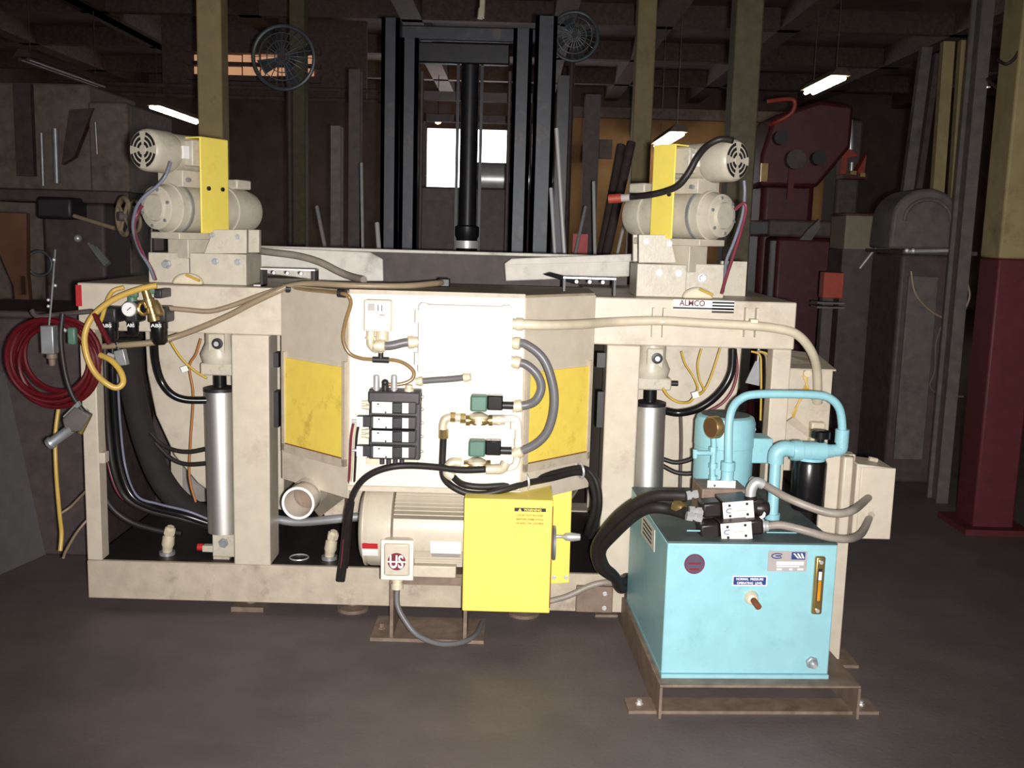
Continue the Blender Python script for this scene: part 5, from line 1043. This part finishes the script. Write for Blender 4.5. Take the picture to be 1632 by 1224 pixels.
hose('panel_hose', [(707, 692, PD-.057), (706, 715, PD-.05), (705, 742, PD-.045), (708, 762, PD-.04), (722, 776, PD-.03), (745, 786, PD-.03), (775, 787, PD-.03), (805, 780, PD-.02), (840, 770, PD+.02), (880, 762, PD+.1), (920, 753, PD+.18), (938, 760, PD+.2), (946, 780, PD+.21), (948, 805, PD+.22), (940, 835, PD+.25), (935, 850, PD+.3)], .0115, 'black_rubber', 'black hose from the brass elbow swinging under the yellow patch')
hose('panel_hose', [(722, 760, PD-.05), (738, 772, PD-.02), (770, 776, PD-.01), (810, 772, PD+.01), (850, 761, PD+.06), (890, 752, PD+.13), (928, 746, PD+.2), (945, 758, PD+.21), (954, 780, PD+.21), (955, 810, PD+.22), (948, 840, PD+.26), (940, 855, PD+.3)], .0115, 'black_rubber', 'black hose bundled above the swinging hose')
for px, py, d_, lb in ((838, 766, .03, 'silver strap tying the hose bundle near the tub'), (925, 750, .18, 'silver strap tying the hose bundle near the front post')):
    c = w(px, py, PD+d_); solo('hose_strap', MB().torus(c, (1, .4, .1), .028, .004, 20, 6), 'steel', lb, 'strap')
# low conduit at the base
hose('base_conduit', [(876, 958, FD-.05), (905, 950, FD-.04), (940, 934, FD-.035), (965, 928, FD-.03), (985, 930, FD-.02)], .011, 'dirty_conduit', 'grey conduit bending along the base beam beside the yellow box', 'conduit')
# hoses inside the left bay, with a dark stand-in tube for a gap
hose('gap_tube', [(205, 540, 3.76), (208, 600, 3.76), (220, 660, 3.76), (236, 715, 3.76), (258, 765, 3.76), (292, 805, 3.77), (340, 828, 3.78), (400, 838, 3.8)], .045, 'gap_dark', 'wide black tube standing in for the dark gap beside the hull', n=16)  # added tube: its black stands for the shaded gap along the hull
for i, (dx, mt, lb) in enumerate(((0, 'black_rubber', 'black cable bending round inside the corner post'), (12, 'black_gloss', 'glossy black hose beside the corner post cable'), (-6, 'purple_wire', 'maroon cable beside the corner post'), (20, 'grey_wire', 'thin grey cable between the black hoses'))):
    hose('bay_cable', [(167+dx, 548, 3.66+.02*i), (168+dx, 610, 3.66+.02*i), (172+dx, 680, 3.68+.02*i), (180+dx, 745, 3.68+.02*i), (198+dx, 790, 3.7), (232+dx, 812-i*3, 3.7), (280+dx, 824-i*3, 3.7), (335, 838-i*3, 3.72)], (.012, .014, .006, .005)[i], mt, lb, 'cable')
hose('bay_cable', [(158, 700, 3.68), (160, 770, 3.68), (175, 805, 3.69), (205, 830, 3.7), (250, 845, 3.7), (290, 850, 3.7)], .012, 'black_rubber', 'low black cable sagging onto the pan', 'cable')
hose('cylinder_hose', [(246, 548, 3.55), (248, 575, 3.58), (256, 605, 3.6), (272, 627, 3.6), (295, 637, 3.61), (330, 638, 3.63)], .014, 'black_gloss', 'thick black hose from the lubricator to the cylinder top')
hose('cylinder_hose', [(240, 690, 3.71), (258, 708, 3.7), (280, 718, 3.69), (305, 720, 3.68), (335, 714, 3.67)], .0085, 'black_rubber', 'black hose entering the cylinder side, upper, in the regulator bay')
hose('cylinder_hose', [(248, 706, 3.71), (272, 730, 3.7), (298, 740, 3.69), (335, 738, 3.67)], .0085, 'black_rubber', 'black hose entering the cylinder side, lower, in the regulator bay')
hose('bay_wire', [(272, 545, 3.6), (290, 572, 3.62), (312, 592, 3.62), (330, 603, 3.62)], .0045, 'yellow_wire', 'yellow wire slanting to the cylinder yoke in the regulator bay', 'wire')
hose('bay_wire', [(320, 540, 3.7), (312, 565, 3.7), (302, 585, 3.7), (308, 630, 3.7), (304, 700, 3.7), (302, 760, 3.7), (312, 800, 3.7)], .0045, 'orange_wire', 'brown wire hanging in front of the hull in the regulator bay', 'wire')
tg = w(294, 588, 3.66); solo('wire_tag', MB().obox(tg, (.012, 0, .004), (0, .002, 0), (-.004, 0, .009)), 'white', 'white tag tied to the brown wire in the regulator bay', 'tag')
def fitting_stand(px, py, label):
    c = w(px, py, 3.66); z0 = ZB1-.006; t = thing('tube_fitting', label, 'fitting', (c.x, c.y, z0))
    build('flange', MB().cyl((c.x, c.y, z0), (c.x, c.y, z0+.012), .03, n=14), 'galv', t)
    build('body', MB().lathe((c.x, c.y, z0+.012), (.15, -.1, 1), [(0, .018), (.02, .02), (.03, .024), (.06, .022), (.062, .017), (.075, .017)], 14), 'fitting', t)
    build('nut', MB().lathe((c.x+.012, c.y-.008, z0+.085), (.3, -.2, 1), [(0, .022), (.02, .022), (.022, .016), (.03, .014)], 6), 'fitting', t)
fitting_stand(266, 855, 'pale elbow fitting with nut standing in the regulator bay')
fitting_stand(525, 855, 'pale elbow fitting standing under the tub beside the hanging hoses')
c = w(474, 880, 3.63); solo('wire_ring', MB().torus((c.x, 3.66, ZB1-.003), (0, 0, 1), .035, .003, 28, 6), 'steel', 'thin bright ring lying on the base pan under the drain', 'ring')
# right bay wiring
hose('bay_hose', [(1168, 556, 3.62), (1166, 590, 3.62), (1155, 615, 3.62), (1135, 637, 3.63), (1110, 652, 3.64), (1082, 658, 3.66), (1062, 655, 3.66)], .015, 'black_gloss', 'thick black hose curving to the cylinder behind the tank')
hose('bay_wire', [(1172, 556, 3.66), (1175, 590, 3.66), (1168, 620, 3.66), (1152, 642, 3.66), (1130, 655, 3.66)], .005, 'purple_wire', 'maroon wire beside the thick hose behind the tank', 'wire')
hose('bay_wire', [(1086, 560, 3.7), (1092, 580, 3.7), (1105, 600, 3.7), (1112, 618, 3.68), (1108, 628, 3.66)], .004, 'yellow_wire', 'thin yellow wire to the white tag, farthest from the thick black hose', 'wire')
hose('bay_wire', [(1118, 556, 3.7), (1112, 580, 3.7), (1115, 605, 3.7), (1122, 622, 3.68), (1110, 630, 3.66)], .004, 'yellow_wire', 'thin yellow wire to the white tag, between two other yellow wires', 'wire')
hose('bay_wire', [(1148, 554, 3.7), (1140, 580, 3.7), (1130, 608, 3.69), (1120, 625, 3.68), (1108, 632, 3.66)], .004, 'yellow_wire', 'thin yellow wire to the white tag, nearest the thick black hose', 'wire')
hose('bay_wire', [(1056, 618, 3.62), (1066, 632, 3.62), (1082, 641, 3.62), (1098, 641, 3.64), (1106, 633, 3.65)], .005, 'yellow_wire', 'yellow wire bowing from the cylinder yoke behind the tank', 'wire')
tg = w(1108, 629, 3.64); solo('wire_tag', MB().obox(tg, (.011, 0, .004), (0, .005, 0), (-.004, 0, .010)), 'white', 'white tag where the yellow wires meet behind the tank', 'tag')
hose('bay_wire', [(1085, 660, 3.66), (1086, 700, 3.66), (1085, 745, 3.66), (1084, 780, 3.66)], .006, 'liner_dark', 'dark wire hanging straight down behind the tank', 'wire')
hose('cylinder_hose', [(1058, 732, 3.67), (1075, 737, 3.66), (1092, 735, 3.65), (1108, 729, 3.64)], .0085, 'black_rubber', 'black hose leaving the cylinder behind the tank, upper')
hose('cylinder_hose', [(1056, 742, 3.67), (1075, 752, 3.66), (1092, 755, 3.65), (1108, 754, 3.64)], .0085, 'black_rubber', 'black hose leaving the cylinder behind the tank, lower')
p4 = [w(1204, 576, 3.85), w(1213, 574, 3.85), w(1210, 615, 3.85), w(1188, 610, 3.85)]; solo('mounting_plate', MB().prism(p4, (0, .01, 0)).cyl(w(1208, 577, 3.855), Vector((w(1208, 577, 3.855).x, 3.855, 1.04)), .006), 'galv', 'small grey plate hanging among wires under the nameplate beam', 'plate')
for i, px in enumerate((1213, 1222, 1226)): hose('bay_wire', [(px-16, 560, 3.68), (px-2, 566, 3.68), (px, 590, 3.68), (px, 630, 3.68), (px-1, 670, 3.68)], .004, ('yellow_wire', 'tan_hose', 'yellow_wire')[i], ('yellow wire hanging beside the grey plate', 'tan wire hanging beside the grey plate', 'yellow wire hanging beside the wiring box post')[i], 'wire')
# drive head cables
hose('drive_cable', [(272, 258, 3.42), (264, 280, 3.4), (250, 297, 3.4), (228, 315, 3.4), (216, 335, 3.42), (212, 365, 3.46), (222, 398, 3.54), (238, 425, 3.58), (246, 445, 3.6)], .0055, 'grey_wire', 'grey wire from the drive head motor down to the regulator beam', 'wire')
hose('drive_cable', [(226, 328, 3.46), (217, 345, 3.44), (214, 368, 3.47), (226, 402, 3.55), (241, 428, 3.59), (248, 446, 3.61)], .006, 'purple_wire', 'maroon wire from the drive head down to the regulator beam', 'wire')
hose('drive_cable', [(242, 362, 3.7), (241, 390, 3.7), (242, 420, 3.7), (246, 444, 3.68)], .009, 'black_rubber', 'black cable dropping behind the drive head wires', 'cable')
hose('drive_cable', [(1186, 288, 3.5), (1187, 310, 3.5), (1183, 345, 3.52), (1170, 385, 3.55), (1158, 415, 3.57), (1155, 445, 3.6), (1152, 466, 3.6)], .0055, 'grey_wire', 'grey wire from the upper motor down to the nameplate beam', 'wire')
hose('drive_cable', [(1172, 334, 3.52), (1185, 324, 3.5), (1189, 335, 3.5), (1180, 372, 3.53), (1168, 410, 3.56), (1158, 440, 3.58), (1150, 468, 3.6)], .006, 'purple_wire', 'maroon wire from the lower motor down to the nameplate beam', 'wire')
hose('motor_cable', [(1168, 224, 3.5), (1148, 222, 3.52), (1128, 232, 3.52), (1112, 250, 3.5), (1098, 275, 3.5), (1082, 295, 3.52), (1060, 305, 3.56), (1034, 311, 3.6), (1006, 314, 3.7)], .0115, 'black_rubber', 'thick black cable draped over the yellow guard of the drive head', 'cable')
c = w(1004, 315, 3.7); cp = thing('cable_plug', 'orange and white cable plug at the end of the black cable', 'plug', c-Vector((.08, 0, .02))); build('collar', MB().cyl(c, c+Vector((-.03, .01, -.002)), .014, n=12), 'label_grey', cp); build('plug', MB().cyl(c+Vector((-.03, .01, -.002)), c+Vector((-.075, .02, -.006)), .017, n=12), 'orange', cp)
# coiled wire bundles on the beams
for (px, py, lb) in ((1112, 464, 'pale wire bundle lying at the pedestal near the nameplate'), (300, 444, 'pale wire bundle lying at the pedestal beside the regulators')):
    c = w(px, py, 3.6); t = thing('wire_bundle', lb, 'wires', (c.x, 3.6, 1.209))
    m = MB().prism([Vector((c.x+.055*math.cos(a), 3.585, 1.21+.04*math.sin(a))) for a in [i*math.pi/12 for i in range(13)]], (0, .03, 0)); build('wrap', m, 'conduit', t, bevel=.008)
    build('yellow_end', MB().cyl((c.x+.0, 3.575, 1.245), (c.x+.05, 3.57, 1.225), .005, n=8), 'yellow_wire', t)
# dark hose lying over the liner
hose('liner_hose', [(380, 396, 4.1), (430, 402, 4.0), (475, 408, 3.95), (510, 418, 3.9), (540, 433, 3.85), (560, 441, 3.8), (580, 446, 3.72)], .014, 'dirty_conduit', 'dark grey hose lying over the pale liner flap')
P_ = [w(868, 437, 3.75), w(878, 434, 3.75), w(925, 446, 3.68), w(918, 452, 3.68)]; solo('black_strap', MB().prism(P_, (0, .03, -.004)), 'black_plastic', 'flat black strap lying on the deck beside the chrome bracket', 'strap')

# ================================================================ red hose coil and pendant at the left
CYL = 3.47
rc = thing('hose_coil', 'coil of dark red air hose hanging from a hook on the frame corner', 'hose', w(85, 650, CYL))
cc = w(88, 573, CYL)
for i in range(7):
    R_ = (.145, .15, .132, .139, .12, .128, .142)[i]; o = Vector(((.0, .008, -.01, .012, -.006, .01, -.014)[i], -.05+.017*i, (.0, -.012, .006, -.02, .0, .012, -.008)[i]))
    build('turn', MB().torus(cc+o, (.12*math.sin(i*2.1), 1, .1*math.cos(i*1.7)), R_, .0085, 36), 'red_hose', rc)
build('hook', MB().tube([(XL, FD+.06, 1.1), cc+Vector((.12, .02, .17)), cc+Vector((.0, .02, .155)), cc+Vector((-.06, .01, .148)), cc+Vector((-.08, .01, .17))], .009, 8), 'machine_dark', rc)
build('end_nipple', MB().cyl(w(150, 500, CYL-.08), w(175, 548, CYL-.1), .009, n=10), 'red_hose', rc)
hg = thing('hanger_cable', 'thin bright wire with beads hanging above the red coil', 'wire', w(80, 520, CYL-.08)); build('wire', MB().tube([w(88, 398, CYL-.02), w(85, 440, CYL-.06), w(82, 480, CYL-.08), w(78, 520, CYL-.085)], .003, 6), 'galv', hg)
for (x, y) in ((88, 455), (77, 478), (77, 488), (86, 414)): build('bead', MB().sph(w(x, y, CYL-.075), .006, 6), 'steel', hg)
pn_ = thing('pendant_box', 'small grey pendant box hanging in front of the red coil', 'box', w(75, 582, CYL-.1)); a, b = w(63, 519, CYL-.11), w(86, 565, CYL-.11); build('housing', MB().box(a.x, b.x, CYL-.11, CYL-.07, b.z, a.z), 'galv', pn_, bevel=.004); build('nose', MB().lathe(Vector(((a.x+b.x)/2+.006, CYL-.09, b.z)), (0, 0, -1), [(0, .018), (.015, .018), (.018, .012), (.04, .01)], 16), 'rusty_steel', pn_)
pv = thing('pendant_valve', 'small pale green valve hanging inside the red coil', 'valve', w(112, 555, CYL-.09)); a, b = w(106, 522, CYL-.1), w(120, 550, CYL-.1); build('body', MB().box(a.x, b.x, CYL-.1, CYL-.075, b.z, a.z), 'green', pv, bevel=.006); build('stem', MB().cyl(w(106, 528, CYL-.085), w(100, 524, CYL-.085), .006, n=8), 'steel', pv)
hose('pendant_cable', [(100, 500, CYL-.09), (97, 540, CYL-.1), (103, 590, CYL-.1), (113, 625, CYL-.1), (125, 645, CYL-.1), (137, 660, CYL-.1)], .009, 'black_rubber', 'black cable hanging down across the red coil', 'cable')
ag = thing('blow_gun', 'grey metal blow gun hanging beside the corner post', 'tool', w(105, 715, CYL-.1))
build('barrel', MB().lathe(w(78, 708, CYL-.1), w(112, 684, CYL-.1)-w(78, 708, CYL-.1), [(0, .02), (.012, .022), (.02, .017), (.1, .017)], 18), 'galv', ag)
build('body', MB().prism([w(104, 690, CYL-.115), w(98, 668, CYL-.115), w(118, 648, CYL-.115), w(144, 662, CYL-.115), w(128, 688, CYL-.115)], (0, .03, 0)), 'machine_grey', ag, bevel=.006)
build('trigger', MB().prism([w(100, 664, CYL-.11), w(124, 640, CYL-.11), w(128, 646, CYL-.11), w(106, 668, CYL-.11)], (0, .015, 0)), 'galv', ag)
build('nozzle', MB().cyl(w(128, 690, CYL-.1), w(143, 660, CYL-.1), .01, n=10), 'brass', ag)
build('hook', MB().tube([w(128, 650, CYL-.1), w(140, 655, CYL-.04), Vector((XL+.01, FD+.003, w(140, 660, FD).z))], .005, 6), 'steel', ag)
